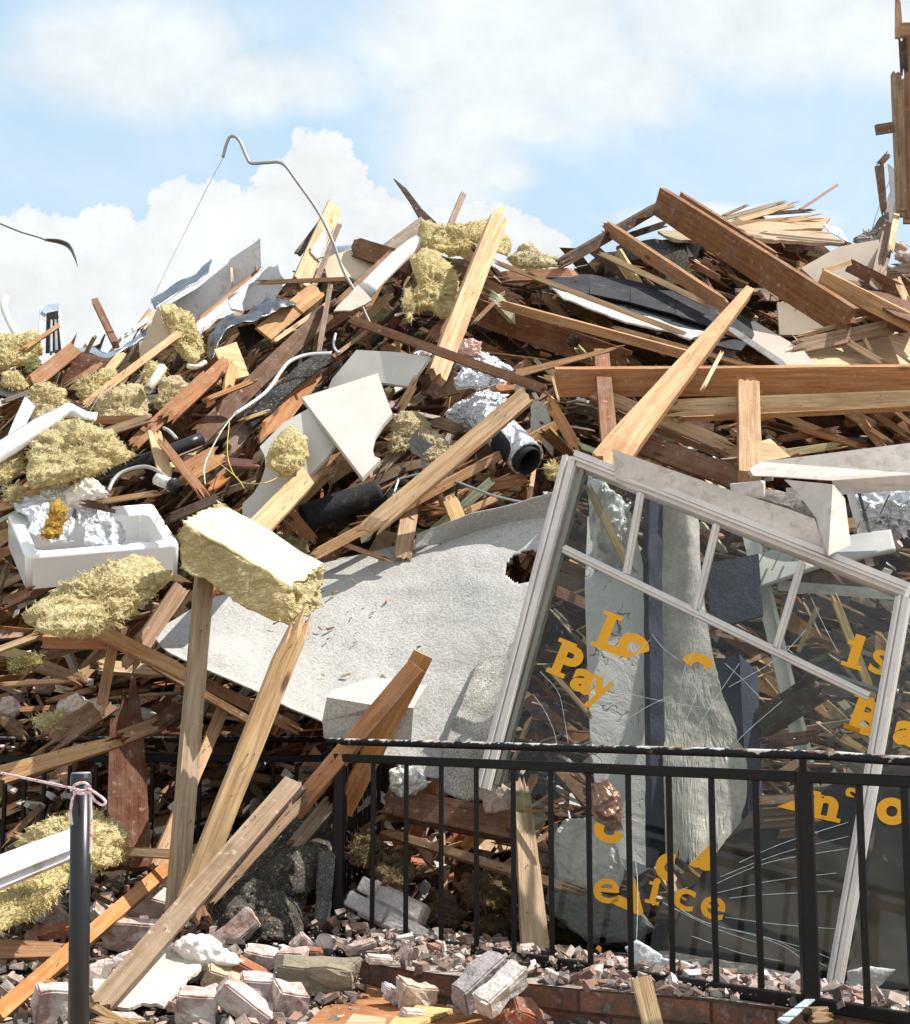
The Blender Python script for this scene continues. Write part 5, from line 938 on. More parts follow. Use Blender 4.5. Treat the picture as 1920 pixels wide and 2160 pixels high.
ins('ragged yellow wool block behind the black pipe post', [(60, 1780), (88, 1746), (130, 1722), (194, 1716), (240, 1735), (254, 1765), (243, 1785), (256, 1815), (211, 1830), (150, 1835), (100, 1810)], 5.75, th=.2, rel=False)
ins('big yellow wool slab lying under the white trim at the left edge', [(-25, 1860), (50, 1835), (148, 1800), (145, 1860), (100, 1905), (60, 1935), (10, 1960), (-25, 1975)], 5.35, (.97, .83, .45), .2, .035, 10, rel=False)
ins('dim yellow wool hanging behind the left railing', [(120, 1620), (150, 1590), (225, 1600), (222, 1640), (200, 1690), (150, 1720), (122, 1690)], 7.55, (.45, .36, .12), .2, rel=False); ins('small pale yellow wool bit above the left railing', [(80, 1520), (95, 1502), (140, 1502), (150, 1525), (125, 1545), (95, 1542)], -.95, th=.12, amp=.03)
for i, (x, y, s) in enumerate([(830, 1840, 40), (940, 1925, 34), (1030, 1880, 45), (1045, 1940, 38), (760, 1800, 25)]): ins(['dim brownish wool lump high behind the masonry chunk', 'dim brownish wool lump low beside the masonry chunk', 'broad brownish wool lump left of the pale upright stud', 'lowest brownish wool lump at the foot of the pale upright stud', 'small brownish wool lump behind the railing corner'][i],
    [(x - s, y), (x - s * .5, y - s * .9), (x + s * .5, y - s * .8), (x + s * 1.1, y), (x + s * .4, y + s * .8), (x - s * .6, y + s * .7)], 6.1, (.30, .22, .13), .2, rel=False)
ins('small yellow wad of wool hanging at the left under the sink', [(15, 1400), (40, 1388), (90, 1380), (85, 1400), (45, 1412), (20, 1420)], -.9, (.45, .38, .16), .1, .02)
# rectangular insulation slab
def local(O, X, Y, Z):  return Matrix.Translation(O) @ Matrix((X, Y, Z)).transposed().to_4x4()
O_ = P(385, 1100, 6.05); E1 = P(614, 1238, 5.85) - O_; E2 = P(462, 1060, 6.42) - O_; E3 = P(378, 1196, 6.0) - O_
sl = empty('insulation_slab', O_, 'thick cut yellow insulation slab with a flat cream top resting on the membrane', 'insulation')
def slabbody(nm, u0, u1, v0, v1, w0, w1, nu, nv, nw, amp, mat_, col, rag):
    vs = []; idx = {}; fs = []
    def vert(i, j, k):
        if (i, j, k) not in idx:
            u = u0 + (u1 - u0) * i / nu; v = v0 + (v1 - v0) * j / nv; w_ = w0 + (w1 - w0) * k / nw
            bend = .10 * math.sin(u * 3.1) * (w_); p = E1 * u + E2 * v + E3 * (w_ * (1 - .12 * u)) 
            q = p + Vector((nm == 'wool', 3, 1)); p = p + Vector((fb(q, 7), fb(q + Vector((5, 0, 0)), 7), fb(q + Vector((0, 5, 0)), 7))) * amp * .7 * (1 if k > 0 or nm != 'wool' else .3)
            if rag and (i in (0, nu)): p += E1.normalized() * noise.noise(q * 30) * rag
            idx[i, j, k] = len(vs); vs.append(p)
        return idx[i, j, k]
    for i in range(nu):
        for j in range(nv):
            for k in (0, nw): fs.append((vert(i, j, k), vert(i + 1, j, k), vert(i + 1, j + 1, k), vert(i, j + 1, k)))
        for k in range(nw):
            for j in (0, nv): fs.append((vert(i, j, k), vert(i + 1, j, k), vert(i + 1, j, k + 1), vert(i, j, k + 1)))
    for j in range(nv):
        for k in range(nw):
            for i in (0, nu): fs.append((vert(i, j, k), vert(i, j + 1, k), vert(i, j + 1, k + 1), vert(i, j, k + 1)))
    return fixn(new(nm, vs, fs, mat_, sl, col, True, mw=Matrix.Translation(O_)))
o = slabbody('wool', 0, 1, 0, 1, .02, 1.0, 50, 26, 24, .035, WOOL, (.95, .82, .48), .03)
o = slabbody('cut_face', .0, 1.0, .0, 1.0, -.03, .035, 44, 24, 2, .012, BOARDM, (.62, .55, .34), .03)
# ================================================================ SINK
O_ = P(55, 1176, 6.62); ex = P(380, 1148, 6.93) - O_; ez_ = P(60, 1250, 6.60) - O_; ey = P(2, 1082, 7.0) - O_
X = ex.normalized(); Yk = (ey - X * ey.dot(X)).normalized(); Zk = X.cross(Yk); SW, SD, SH = ex.length, ey.length * .98, ez_.length
SM = local(O_, X, Yk, Zk)
sk = empty('farmhouse_sink', O_, 'white ceramic farmhouse sink sitting askew on the left side of the heap', 'sink'); sk.matrix_world = SM
def sinkmesh():
    bm = bmesh.new(); t = .055
    outer = [(0, 0), (SW, 0), (SW, SD), (0, SD)]; inner = [(t, t), (SW - t, t), (SW - t, SD - t * 2.2), (t, SD - t * 2.2)]
    def ring(pts, z, rr, ins_=0):
        out = []
        for i, (x, y) in enumerate(pts):
            cx = x + (rr if x < SW / 2 else -rr); cy = y + (rr if y < SD / 2 else -rr); a0 = [180, 270, 0, 90][i]
            for k in range(5):
                a = R(a0 + 90 * k / 4); out.append(bm.verts.new((cx + math.cos(a) * (rr - ins_), cy + math.sin(a) * (rr - ins_), z)))
        return out
    rs = [ring(outer, -SH, .03), ring(outer, -.012, .03), ring(outer, -.004, .03, .004), ring(outer, 0, .03, .012), ring(inner, 0, .05), ring(inner, -.006, .05, .008), ring(inner, -SH * .8, .05, .016), ring(inner, -SH * .88, .05, .04)]
    for a, b in zip(rs, rs[1:]):
        for i in range(20): bm.faces.new((a[i], a[(i + 1) % 20], b[(i + 1) % 20], b[i]))
    bm.faces.new(rs[0][::-1]); bm.faces.new(rs[-1]); bmesh.ops.recalc_face_normals(bm, faces=bm.faces)
    me = bpy.data.meshes.new('basin'); bm.to_mesh(me); bm.free(); return me
me = sinkmesh(); me.materials.append(CERAMIC)
o = bpy.data.objects.new('basin', me); COL.objects.link(o); o.color = (.86, .85, .84, 1); o.matrix_world = SM; o.parent = sk; o.matrix_parent_inverse = SM.inverted()
for p_ in me.polygons: p_.use_smooth = len(p_.vertices) == 4 and p_.area < .01
tv, tf = tube_mesh([Vector((SW * .66, SD - .05, -.002)), Vector((SW * .66, SD - .05, .003))], .022, 20); new('tap_hole', tv, tf, DARK, sk, (.02, .02, .02), mw=SM)
def sp(x, y, z=0): return SM @ Vector((x * SW, y * SD, z))
def sfoil(nm, label, rows, mat_, col, amp, ns=12, res=(36, 30), rag=.06):
    W = [[sp(*q) for q in r] for r in rows]; c = W[0][0]; nu, nv = res; vs = []; fs = []; seed_[0] += 1
    for j in range(nv + 1):
        for i in range(nu + 1):
            p = catmull([catmull(r, i / nu) for r in W], j / nv); q = p + Vector((seed_[0], 0, 0))
            vs.append(p + Zk * abs(fb(q, ns, 5)) * amp + Yk * fb(q + Vector((0, 7, 0)), ns) * amp * (.8 if j in (0, nv) else .4) + X * fb(q + Vector((0, 0, 4)), ns) * amp * .6 - c)
    for j in range(nv):
        for i in range(nu): a = j * (nu + 1) + i; fs.append((a, a + 1, a + nu + 2, a + nu + 1))
    o = fixn(new(nm, vs, fs, mat_, None, col, False, Matrix.Translation(c))); s = o.modifiers.new('s', 'SOLIDIFY'); s.thickness = .003
    return tag(o, label, 'foil')
sfoil('foil_sheet', 'crumpled foil sheet filling the left of the sink', [[(.02, 1.0, .05), (.2, 1.05, .08), (.42, 1.15, .14)], [(.08, .7, .0), (.2, .72, .03), (.40, .8, .05)], [(.12, .45, -.03), (.24, .42, -.05), (.36, .4, -.06)]], FOIL, (.8, .8, .8), .06, 8)
sfoil('foil_sheet', 'pointed foil sheet spilling down into the middle of the sink', [[(.34, 1.25, .14), (.45, 1.1, .10), (.6, .95, .03)], [(.42, .8, .05), (.52, .75, .04), (.70, .7, -.02)], [(.46, .3, -.06), (.56, .22, -.08), (.68, .2, -.10)]], FOIL, (.8, .8, .8), .055, 8)
ins('orange yellow foam scrap between the foil sheets in the sink', [(88, 1130), (104, 1095), (106, 1065), (125, 1052), (140, 1075), (128, 1100), (125, 1128), (105, 1134)], 6.62, (.78, .50, .13), .1, .035, 14, rel=False)
lump('white_wad', 'creamy white fabric wad behind the sink', [(140, 1045), (160, 1015), (180, 1005), (200, 1022), (228, 1040), (205, 1055), (165, 1062)], 7.05, (.80, .74, .64), .15, STUCCO, .04, 9, 2.5, cat='fabric', rel=False)
# ================================================================ behind the glass
facets('painted_column', 'crackled pale blue painted column standing behind the lettered glass', [[(1234, 1240, 6.25), (1362, 1230, 6.25), (1366, 1560, 6.1), (1245, 1560, 6.1)], [(1245, 1560, 6.1), (1366, 1560, 6.1), (1374, 1830, 6.0), (1340, 1850, 6.0), (1270, 1800, 6.0)], [(1362, 1230, 6.25), (1390, 1230, 6.5), (1392, 1560, 6.4), (1366, 1560, 6.1)], [(1234, 1240, 6.25), (1240, 1090, 6.35), (1290, 1120, 6.3), (1330, 1080, 6.3), (1362, 1230, 6.25)]], CRACKLE, (.66, .65, .66), .03, 'column')
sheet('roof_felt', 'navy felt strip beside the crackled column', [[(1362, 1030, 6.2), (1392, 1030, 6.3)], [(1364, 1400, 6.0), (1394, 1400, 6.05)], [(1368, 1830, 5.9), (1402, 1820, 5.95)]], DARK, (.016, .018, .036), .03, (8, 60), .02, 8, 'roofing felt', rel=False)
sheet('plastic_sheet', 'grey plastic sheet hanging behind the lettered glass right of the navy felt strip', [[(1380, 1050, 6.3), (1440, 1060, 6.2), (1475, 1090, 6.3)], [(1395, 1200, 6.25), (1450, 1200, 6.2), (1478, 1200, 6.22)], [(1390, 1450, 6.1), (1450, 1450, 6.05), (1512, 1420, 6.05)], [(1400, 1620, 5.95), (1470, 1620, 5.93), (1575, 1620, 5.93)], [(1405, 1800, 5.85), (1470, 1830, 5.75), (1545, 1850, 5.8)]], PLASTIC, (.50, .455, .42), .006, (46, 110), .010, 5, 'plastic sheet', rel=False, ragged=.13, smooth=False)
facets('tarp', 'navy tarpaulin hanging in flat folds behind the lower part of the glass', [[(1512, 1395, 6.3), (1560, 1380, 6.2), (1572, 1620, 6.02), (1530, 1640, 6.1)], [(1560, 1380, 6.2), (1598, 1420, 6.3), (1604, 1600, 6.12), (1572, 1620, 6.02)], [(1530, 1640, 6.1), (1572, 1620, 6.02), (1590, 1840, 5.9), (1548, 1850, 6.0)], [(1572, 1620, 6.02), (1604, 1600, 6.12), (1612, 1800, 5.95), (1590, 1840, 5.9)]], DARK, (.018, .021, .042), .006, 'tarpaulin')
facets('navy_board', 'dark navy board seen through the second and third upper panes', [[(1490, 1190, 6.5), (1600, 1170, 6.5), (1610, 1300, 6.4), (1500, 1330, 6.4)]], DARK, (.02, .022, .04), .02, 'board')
sheet('shingle_sheet', 'grey shingled roof piece seen through the upper right panes', [[(1560, 1180, 6.6), (1700, 1150, 6.7), (1880, 1120, 6.7)], [(1580, 1250, 6.5), (1720, 1200, 6.5), (1890, 1160, 6.5)]], BOARDM, (.34, .34, .33), .02, (30, 14), .01, 4, 'roofing', rel=False)
for i in range(7): B('%s dark joint lath on the grey shingled roof piece' % ('leftmost', 'second', 'third', 'fourth', 'fifth', 'sixth', 'rightmost')[i], 1585 + i * 44, 1222 - i * 20, 1612 + i * 44, 1165 - i * 20, 3, (.10, .09, .08), 0, 0, 'lath', absd=(6.46, 6.56), t=.008, jag=(0, 0), group='joints of the shingled roof piece')
foil('bright foil crumple at the far right behind the tilted window', [(1810, 1060), (1850, 1045), (1930, 1040), (1930, 1110), (1870, 1130), (1830, 1110)], -1.15, .15, .08)
sheet('glass_bag', 'crumpled clear plastic catching light left of the crackled column', [[(1240, 1010, 6.3), (1290, 1030, 6.2), (1330, 1060, 6.3)], [(1245, 1120, 6.2), (1290, 1110, 6.1), (1320, 1130, 6.2)], [(1250, 1200, 6.2), (1280, 1190, 6.15), (1310, 1200, 6.2)]], PLASTIC, (.5, .52, .5), .004, (44, 50), .08, 9, 'plastic sheet', rel=False, smooth=False, ragged=.08)
B('yellow tan lath slanting behind the upper left pane', 1238, 1020, 1335, 1215, 15, (.45, .35, .18), 0, 10, 'lath', absd=(6.05, 5.95)); B('tan lath seen through the right part of the lettered glass', 1755, 1250, 1845, 1480, 16, (.42, .32, .14), 0, 10, 'lath', absd=(6.0, 5.8)); B('pale stick behind the lower left of the lettered glass', 1148, 1400, 1250, 1515, 8, (.55, .42, .24), 0, 10, 'stick', absd=(5.95, 5.85))
B('dark brown board behind the glass right of the navy tarpaulin', 1590, 1540, 1740, 1440, 60, (.07, .045, .03), 0, 10, 'wide_board', absd=(6.2, 6.0), cat='board'); B('brown beam under the dark board behind the glass', 1600, 1570, 1730, 1552, 22, (.18, .09, .05), 0, 20, 'timber_beam', absd=(6.0, 5.9), cat='beam')
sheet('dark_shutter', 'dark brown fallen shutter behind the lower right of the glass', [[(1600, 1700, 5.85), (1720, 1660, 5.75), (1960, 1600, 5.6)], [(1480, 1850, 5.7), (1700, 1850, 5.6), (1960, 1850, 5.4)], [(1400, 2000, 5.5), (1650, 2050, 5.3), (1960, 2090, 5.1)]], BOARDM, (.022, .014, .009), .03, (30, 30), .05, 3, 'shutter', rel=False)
lump('stucco_chunk', 'white stucco chunk with a broken edge behind the railing', [(1172, 1762), (1195, 1728), (1260, 1727), (1300, 1790), (1318, 1840), (1300, 1880), (1235, 1882), (1180, 1866), (1168, 1800)], 5.98, (.74, .72, .68), .16, STUCCO, .012, 8, 6, cat='stucco', rel=False)
lump('stucco_chunk', 'dull grey stucco chunk below the white one behind the railing', [(1168, 1885), (1240, 1880), (1330, 1900), (1380, 1960), (1330, 1985), (1220, 1970), (1165, 1930)], 5.98, (.20, .20, .18), .16, STUCCO, .015, 8, 6, cat='stucco', rel=False)
lump('stone_chunk', 'pinkish stone slab above the rotten beam behind the railing', [(1012, 1634), (1055, 1650), (1102, 1682), (1078, 1712), (1025, 1716)], 6.0, (.46, .36, .32), .14, STUCCO, .012, 9, 6, cat='stone', rel=False)
lump('crumpled_metal', 'copper coloured crumpled metal behind the third baluster left of centre window', [(1250, 1655), (1280, 1645), (1305, 1680), (1315, 1745), (1290, 1750), (1262, 1720), (1245, 1700)], 5.9, (.55, .28, .2), .14, METAL, .02, 8, 3, cat='metal', rel=False)
lump('white_wad', 'white membrane scrap behind the railing under the orange board', [(820, 1625), (850, 1610), (900, 1650), (850, 1680), (822, 1665)], 6.15, (.66, .66, .64), .1, MEMB, .03, 8, 3, cat='membrane scrap', rel=False)
for i, q in enumerate([[(1320, 2000), (1345, 1985), (1395, 2015), (1400, 2040), (1340, 2040)], [(1390, 2020), (1450, 2030), (1510, 2060), (1470, 2070), (1400, 2045)]]): panel('plaster_shard', ['white shard low behind the railing left of the broken glass edge', 'white shard low behind the railing right of the broken glass edge'][i], q, 0, (0, -.7, .7), .012, STUCCO, (.66, .68, .72), 'shard') if 0 else lump('plaster_shard', ['white shard low behind the railing left of the broken glass edge', 'white shard low behind the railing right of the broken glass edge'][i], q, 5.0, (.66, .68, .72), .03, STUCCO, .006, 8, 5, cat='shard', rel=False)
lump('plaster_shard', 'grey sheet corner lying low behind the right stile', [(1790, 2050), (1830, 2040), (1890, 2045), (1850, 2085), (1790, 2095)], 4.75, (.42, .42, .40), .04, STUCCO, .006, 8, 6, cat='shard', rel=False)
# cream flashing over the window
def wsheet(label, rows, amp=.004, res=(40, 10), th=.006, name='vinyl_flashing'): return sheet(name, label, rows, PAINT, (.56, .50, .45), th, res, amp, 3, 'flashing', rel=False)
VF = (.56, .50, .45)
panel('vinyl_flashing', 'long cream flashing strip lying along the top rail of the lettered window', [(1292, 947), (1540, 1034), (1660, 1072), (1719, 1094), (1742, 1168), (1540, 1098), (1298, 1008)], 5.72 - D(1060), (WN.x, WN.y, WN.z - .12), .006, PAINT, VF, 'flashing')
facets('vinyl_flashing', 'broad cream flashing sheet entering from the right edge above the tilted window', [
 [(1582, 990, 5.95), (1606, 975, 6.0), (1945, 932, 5.7), (1945, 1000, 5.62), (1755, 1014, 5.74), (1640, 1006, 5.85), (1590, 1004, 5.9)],
 [(1755, 1014, 5.74), (1945, 1000, 5.62), (1945, 1022, 5.64), (1760, 1030, 5.76)], [(1582, 990, 5.95), (1590, 1004, 5.9), (1588, 1008, 5.98), (1578, 998, 6.0)]], PAINT, VF, .005, 'flashing')
facets('vinyl_flashing', 'twisted cream flashing corner folded down over the top rail', [
 [(1655, 1012, 5.80), (1757, 1022, 5.58), (1748, 1172, 5.42), (1722, 1092, 5.60), (1680, 1036, 5.74)], [(1757, 1022, 5.58), (1782, 1052, 5.66), (1794, 1150, 5.56), (1748, 1172, 5.42)],
 [(1722, 1092, 5.60), (1748, 1172, 5.42), (1738, 1170, 5.5)]], PAINT, VF, .004, 'flashing')
wsheet('short white trim piece tucked between the two cream flashings', [[(1542, 1022, 5.95), (1612, 1014, 5.85)], [(1545, 1045, 5.93), (1614, 1052, 5.84)]], .002, (8, 4), .02, 'trim_piece')
sheet('flashing_lining', 'grey wrinkled lining inside the twisted cream flashing', [[(1610, 1030, 5.98), (1660, 1035, 5.95), (1700, 1060, 5.9)], [(1605, 1055, 5.95), (1665, 1070, 5.9), (1725, 1095, 5.85)]], DARK, (.22, .20, .19), .01, (20, 8), .03, 6, 'lining', rel=False)
# ================================================================ FOREGROUND
pp = empty('pipe_post', G(163, 2260, 0), 'thin black steel pipe post with knotted red and white rope standing at the lower left', 'post')
A = P(171, 1632, 3.35); Bq = P(163, 2400, 3.35); c = (A + Bq) / 2; tv, tf = tube_mesh([A, Bq], .0235, 28, cap=False); o = fixn(new('pipe', [v - c for v in tv], tf, PIPE, pp, (.016, .016, .018), True, Matrix.Translation(c))); s = o.modifiers.new('s', 'SOLIDIFY'); s.thickness = .004; s.offset = -1
tv, tf = tube_mesh([A + (Bq - A) * .012, A + (Bq - A) * .030], .0242, 28, cap=False); fixn(new('cap_band', [v - c for v in tv], tf, PIPE, pp, (.03, .03, .032), True, Matrix.Translation(c)))
tv, tf = tube_mesh([A + (A - Bq) * .004, A + (Bq - A) * .004], .0215, 28); fixn(new('end_disc', [v - c for v in tv], tf, PAINT, pp, (.30, .30, .31), True, Matrix.Translation(c)))
def knot(label_none, pts, r=.0032):
    W = [P(x, y, d) for x, y, d in pts]; c = W[0]; tv, tf = tube_mesh([v - c for v in W], r, 8, 16 * len(W)); return tv, tf, c
rp = empty('rope', P(170, 1665, 3.3), 'red and white cord tied in a bow on the black pipe post', 'rope')
for nm, pts in (('cord', [(-30, 1624, 3.6), (60, 1643, 3.45), (140, 1660, 3.33), (172, 1668, 3.31), (186, 1664, 3.31)]), ('loop', [(150, 1668, 3.31), (160, 1655, 3.3), (180, 1652, 3.3), (192, 1668, 3.31), (175, 1674, 3.3), (155, 1672, 3.31)]),
    ('bow', [(186, 1664, 3.3), (205, 1675, 3.3), (222, 1690, 3.3), (216, 1698, 3.3), (200, 1688, 3.3), (188, 1670, 3.3)]), ('tail', [(160, 1668, 3.3), (152, 1690, 3.3), (149, 1715, 3.3), (152, 1740, 3.3)]), ('tail', [(190, 1668, 3.32), (192, 1720, 3.32), (191, 1790, 3.32), (190, 1800, 3.32)])):
    tv, tf, c = knot(0, pts); fixn(new(nm, tv, tf, ROPE, rp, None, True, Matrix.Translation(c)))
wt = empty('window_trim', P(70, 1800, 5.2), 'white window trim length lying on the yellow wool at the left edge', 'trim')
for x1, y1, x2, y2, w_, dz in ((-20, 1832, 152, 1768, 34, 0), (-20, 1858, 152, 1790, 9, -.02), (-20, 1872, 152, 1800, 22, .0)): board('profile', None, x1, y1, x2, y2, w_, (.74, .70, .70), 0, 20, .03, (0, 0), absd=(5.12 + dz, 5.3 + dz), mat=PAINT, parent=wt)
sheet('roof_felt', 'granular black roofing sheet spread over the ground left of the railing corner', [[(470, 1850, 6.2), (540, 1790, 6.25), (620, 1745, 6.3), (700, 1730, 6.35)], [(450, 1900, 5.95), (530, 1850, 5.9), (610, 1830, 5.95), (690, 1800, 6.1)], [(440, 1945, 5.75), (520, 1920, 5.75), (590, 1905, 5.8), (640, 1900, 5.9)], [(450, 1985, 5.55), (530, 1985, 5.55), (600, 1990, 5.6), (640, 1995, 5.7)]], GRANULE, (.05, .046, .04), .012, (60, 44), .10, 4.5, 'roofing felt', rel=False, ragged=.08, smooth=False)
sheet('roof_felt', 'curled black felt flap leaning between the weathered boards and the railing corner', [[(600, 1712, 6.3), (650, 1700, 6.3), (706, 1705, 6.35)], [(575, 1790, 6.05), (640, 1775, 6.0), (706, 1790, 6.1)], [(540, 1860, 5.9), (600, 1862, 5.82), (668, 1850, 5.95)], [(560, 1905, 5.9), (606, 1890, 5.84), (650, 1885, 5.9)]], GRANULE, (.05, .046, .04), .012, (50, 40), .045, 7, 'roofing felt', rel=False, ragged=.1, smooth=False)
sheet('roof_felt', 'narrow upright black felt strip standing beside the railing corner post', [[(672, 1800, 5.95), (706, 1800, 6.0)], [(668, 1880, 5.88), (700, 1880, 5.92)], [(662, 1960, 5.85), (690, 1960, 5.9)], [(662, 1996, 5.85), (680, 1996, 5.9)]], GRANULE, (.09, .085, .08), .012, (8, 30), .02, 7, 'roofing felt', rel=False, ragged=.1, smooth=False)
sheet('roof_felt', 'black sheet painted in for the shaded hollow under the curled flap', [[(580, 1890, 6.1), (680, 1880, 6.1)], [(590, 1990, 5.95), (680, 1998, 5.95)]], DARK, (.01, .01, .01), .012, (8, 8), .02, 7, 'roofing felt', rel=False)  # no felt here: black sheet stands in for shade under the flap
panel('hollow', 'dark hollow under the curled black felt flap', [(580, 1890), (620, 1888), (655, 1920), (662, 1975), (625, 1960), (595, 1925)], 0, (0, -1, 0), .02, DARK, (.006, .006, .006), 'hollow') if 0 else None
brick_rows = [
 ('brick lying flat with a white top right of the pipe post', 284, 1972, (6, 4, 3), -.12, (.235, .10, .105)), ('cracked brick chunk with a pale top beside the tall grey stud', 314, 1908, (25, 18, 20), -.05, (.15, .11, .12)),
 ('white sided brick standing on edge before the black roofing', 500, 1965, (-28, -38, 12), -.12, (.17, .08, .09)), ('brick half hidden at the left of the pipe post foot', 108, 2125, (12, 4, 25), -.1, (.11, .10, .14)),
 ('pinkish brick wedge above the left rubble', 112, 1935, (20, 40, 20), -.05, (.14, .10, .07)), ('flat brown brick slab behind the pipe post', 105, 1968, (14, -16, 0), -.03, (.22, .12, .035)), ('brown stone slab right of the pipe post', 230, 1935, (18, 25, 12), -.03, (.16, .12, .04)),
 ('upright broken brick at the bottom centre left', 415, 2122, (8, 5, 10), -.12, (.13, .11, .10)), ('tilted brick next to the bottom edge', 515, 2118, (15, 38, 12), -.12, (.19, .11, .075)), ('grey brick at the right of the torn plaster', 548, 2028, (10, 12, 10), -.02, (.13, .11, .09)),
 ('square grey brick next to the black roofing foot', 615, 2028, (8, 3, -10), -.05, (.11, .10, .09)), ('rough brick half by the bottom centre', 608, 2108, (20, 12, 30), -.08, (.11, .10, .09)), ('purplish brick shard right of the tan stone block', 528, 2050, (20, 30, 20), -.08, (.13, .08, .05)),
 ('flat reddish brick below the purplish shard', 545, 2080, (10, 6, 10), -.06, (.13, .10, .07)), ('small white brick bit by the bottom edge', 265, 2150, (10, 10, 40), -.06, (.10, .08, .03)), ('dark brick piece near the bottom centre', 340, 2110, (5, 12, 30), -.0, (.16, .12, .03)),
 ('small dark brick between the grey bricks', 645, 2000, (10, 40, 20), -.02, (.10, .09, .07)), ('brick chunk among the crumbs below the railing corner', 700, 1990, (10, 12, 60), -.05, (.12, .08, .05)), ('pale brick slip under the railing corner post', 760, 1998, (10, -15, 20), -.1, (.12, .05, .03)),
 ('rusty brick bit at the left of the ledge top', 660, 2015, (5, 4, 0), -.05, (.08, .08, .05)), ('pale brick fragment on the ledge left part', 800, 2025, (5, 8, 20), -.32, (.10, .06, .03)), ('small brick cube on the ledge', 865, 2010, (5, 8, 45), -.35, (.05, .05, .045))]
for i, (lb, x, y, rt, d, s) in enumerate(brick_rows): brick(lb, x, y, rt, d, s, REDBRICK if i in (5, 12, 19) else BRICK, .008)
brick('long dark weathered block lying at the bottom centre left of the ledge', 668, 2062, (8, 3, -6), -.12, (.26, .13, .11), STUCCO, .025, 'stone_block', cat='stone block').color = (.26, .22, .16, 1)
brick('tan stone block lying beside the torn plaster piece', 470, 2058, (25, 20, 20), -.1, (.14, .11, .07), STUCCO, .015, 'stone_block', cat='stone block').color = (.50, .38, .26, 1)
brick('pale rounded stone on the street in front of the ledge', 875, 2098, (15, 10, 30), -.1, (.13, .09, .09), STUCCO, .02, 'stone_chunk', cat='stone').color = (.50, .40, .33, 1)
brick('small white stone left of the pale rounded stone', 825, 2098, (10, 20, 30), -.08, (.07, .06, .06), STUCCO, .015, 'stone_chunk', cat='stone').color = (.66, .62, .60, 1)
brick('small pinkish stone on the orange sheet', 870, 2142, (10, 8, 30), -.1, (.08, .06, .04), STUCCO, .012, 'stone_chunk', cat='stone').color = (.58, .48, .42, 1)
brick('reddish broken brick at the bottom edge right of centre', 1105, 2150, (25, 30, 20), -.15, (.14, .10, .09), REDBRICK, .018)
brick('white chip standing beside the reddish broken brick', 1040, 2118, (60, 20, 20), -.1, (.05, .03, .04), STUCCO, .01, 'stone_chunk', cat='stone').color = (.62, .56, .52, 1)
m2 = empty('mortared_bricks', P(1030, 2082, 4.75), 'pair of grey faced bricks still mortared together lying on the ledge edge', 'bricks')
from mathutils import Euler
for k, (x, y, s, mt) in enumerate([(1012, 2070, (.205, .075, .10), (.34, .30, .30)), (1058, 2088, (.19, .075, .085), (.55, .52, .48))]):
    vs, fs = box_mesh(*s, n=5, amp=.012, ns=14, sd_=70 + k, bev=.006); mw = Matrix.Translation(P(x, y, 4.72 - k * .1)) @ Euler((R(20), R(-30), R(38))).to_matrix().to_4x4(); fixn(new('brick', vs, fs, STUCCO, m2, mt, mw=mw))
mc = empty('masonry_chunk', P(825, 1905, 5.95), 'grey painted masonry chunk of several bricks tilted behind the railing', 'masonry')
XA = (P(915, 1915, 5.85) - P(775, 1845, 6.0)).normalized(); NA = (CAM - P(840, 1910, 5.9)).normalized(); NA = (NA - XA * NA.dot(XA)).normalized(); NA = (NA + Vector((-.1, 0, .15))).normalized(); NA = (NA - XA * NA.dot(XA)).normalized(); YA = NA.cross(XA)
MM = Matrix.Translation(P(778, 1853, 5.95)) @ Matrix((XA, YA, NA)).transposed().to_4x4()
def mb(x, y, w_, h_, dz=.09, z0=0, col=(.47, .43, .42), nm='brick'):
    vs, fs = box_mesh(w_, h_, dz, n=3, amp=.004, ns=14, sd_=x * 9 + y, bev=.005); fixn(new(nm, [v + Vector((x + w_ / 2, -y - h_ / 2, z0 - dz / 2)) for v in vs], fs, STUCCO, mc, col, mw=MM))
mb(-.03, .0, .085, .062); mb(.062, .0, .21, .062); mb(-.05, .072, .19, .065); mb(.148, .072, .19, .065); mb(.02, -.012, .26, .16, .07, -.012, (.40, .34, .30), 'mortar')
panel('torn_plaster', 'sheet of torn white and beige plaster lying over the foreground bricks', [(186, 2042), (205, 2030), (300, 2003), (385, 1984), (415, 1998), (425, 2040), (380, 2085), (345, 2122), (300, 2115), (255, 2125), (200, 2090)], -.22, (.05, -.35, .93), .012, STUCCO, (.66, .60, .50), 'plaster', 5, step=12)
lump('torn_plaster', 'crumpled white plaster skin curling up beside the beige sheet', [(370, 2000), (395, 1985), (440, 1982), (462, 2005), (500, 2012), (510, 2035), (470, 2040), (445, 2030), (440, 2050), (405, 2070), (395, 2045)], 5.15, (.80, .74, .70), .10, STUCCO, .03, 7, 2.5, cat='plaster', rel=False)
lump('torn_plaster', 'thin rim of pinkish plaster standing left of the beige sheet', [(186, 2070), (190, 2040), (225, 2018), (290, 2005), (300, 2020), (240, 2045), (215, 2085)], 4.98, (.78, .66, .60), .04, STUCCO, .02, 9, 3, cat='plaster', rel=False)
def flat(name, label, poly, z, th, mat_, col, cat):
    pts = [G(x, y, z) for x, y in poly]; c = sum(pts, Vector()) / len(pts); vs, fs = slab_pts([p - c for p in pts], Vector((0, 0, 1)), th); return tag(fixn(new(name, vs, fs, mat_, None, col, mw=Matrix.Translation(c))), label, cat)
flat('orange_sheet', 'rusty orange wood sheet lying on the street at the bottom centre', [(600, 2230), (640, 2165), (728, 2082), (775, 2076), (850, 2100), (1060, 2150), (1150, 2180), (1160, 2230)], .03, .025, WOOD, (.40, .17, .06), 'wood sheet')
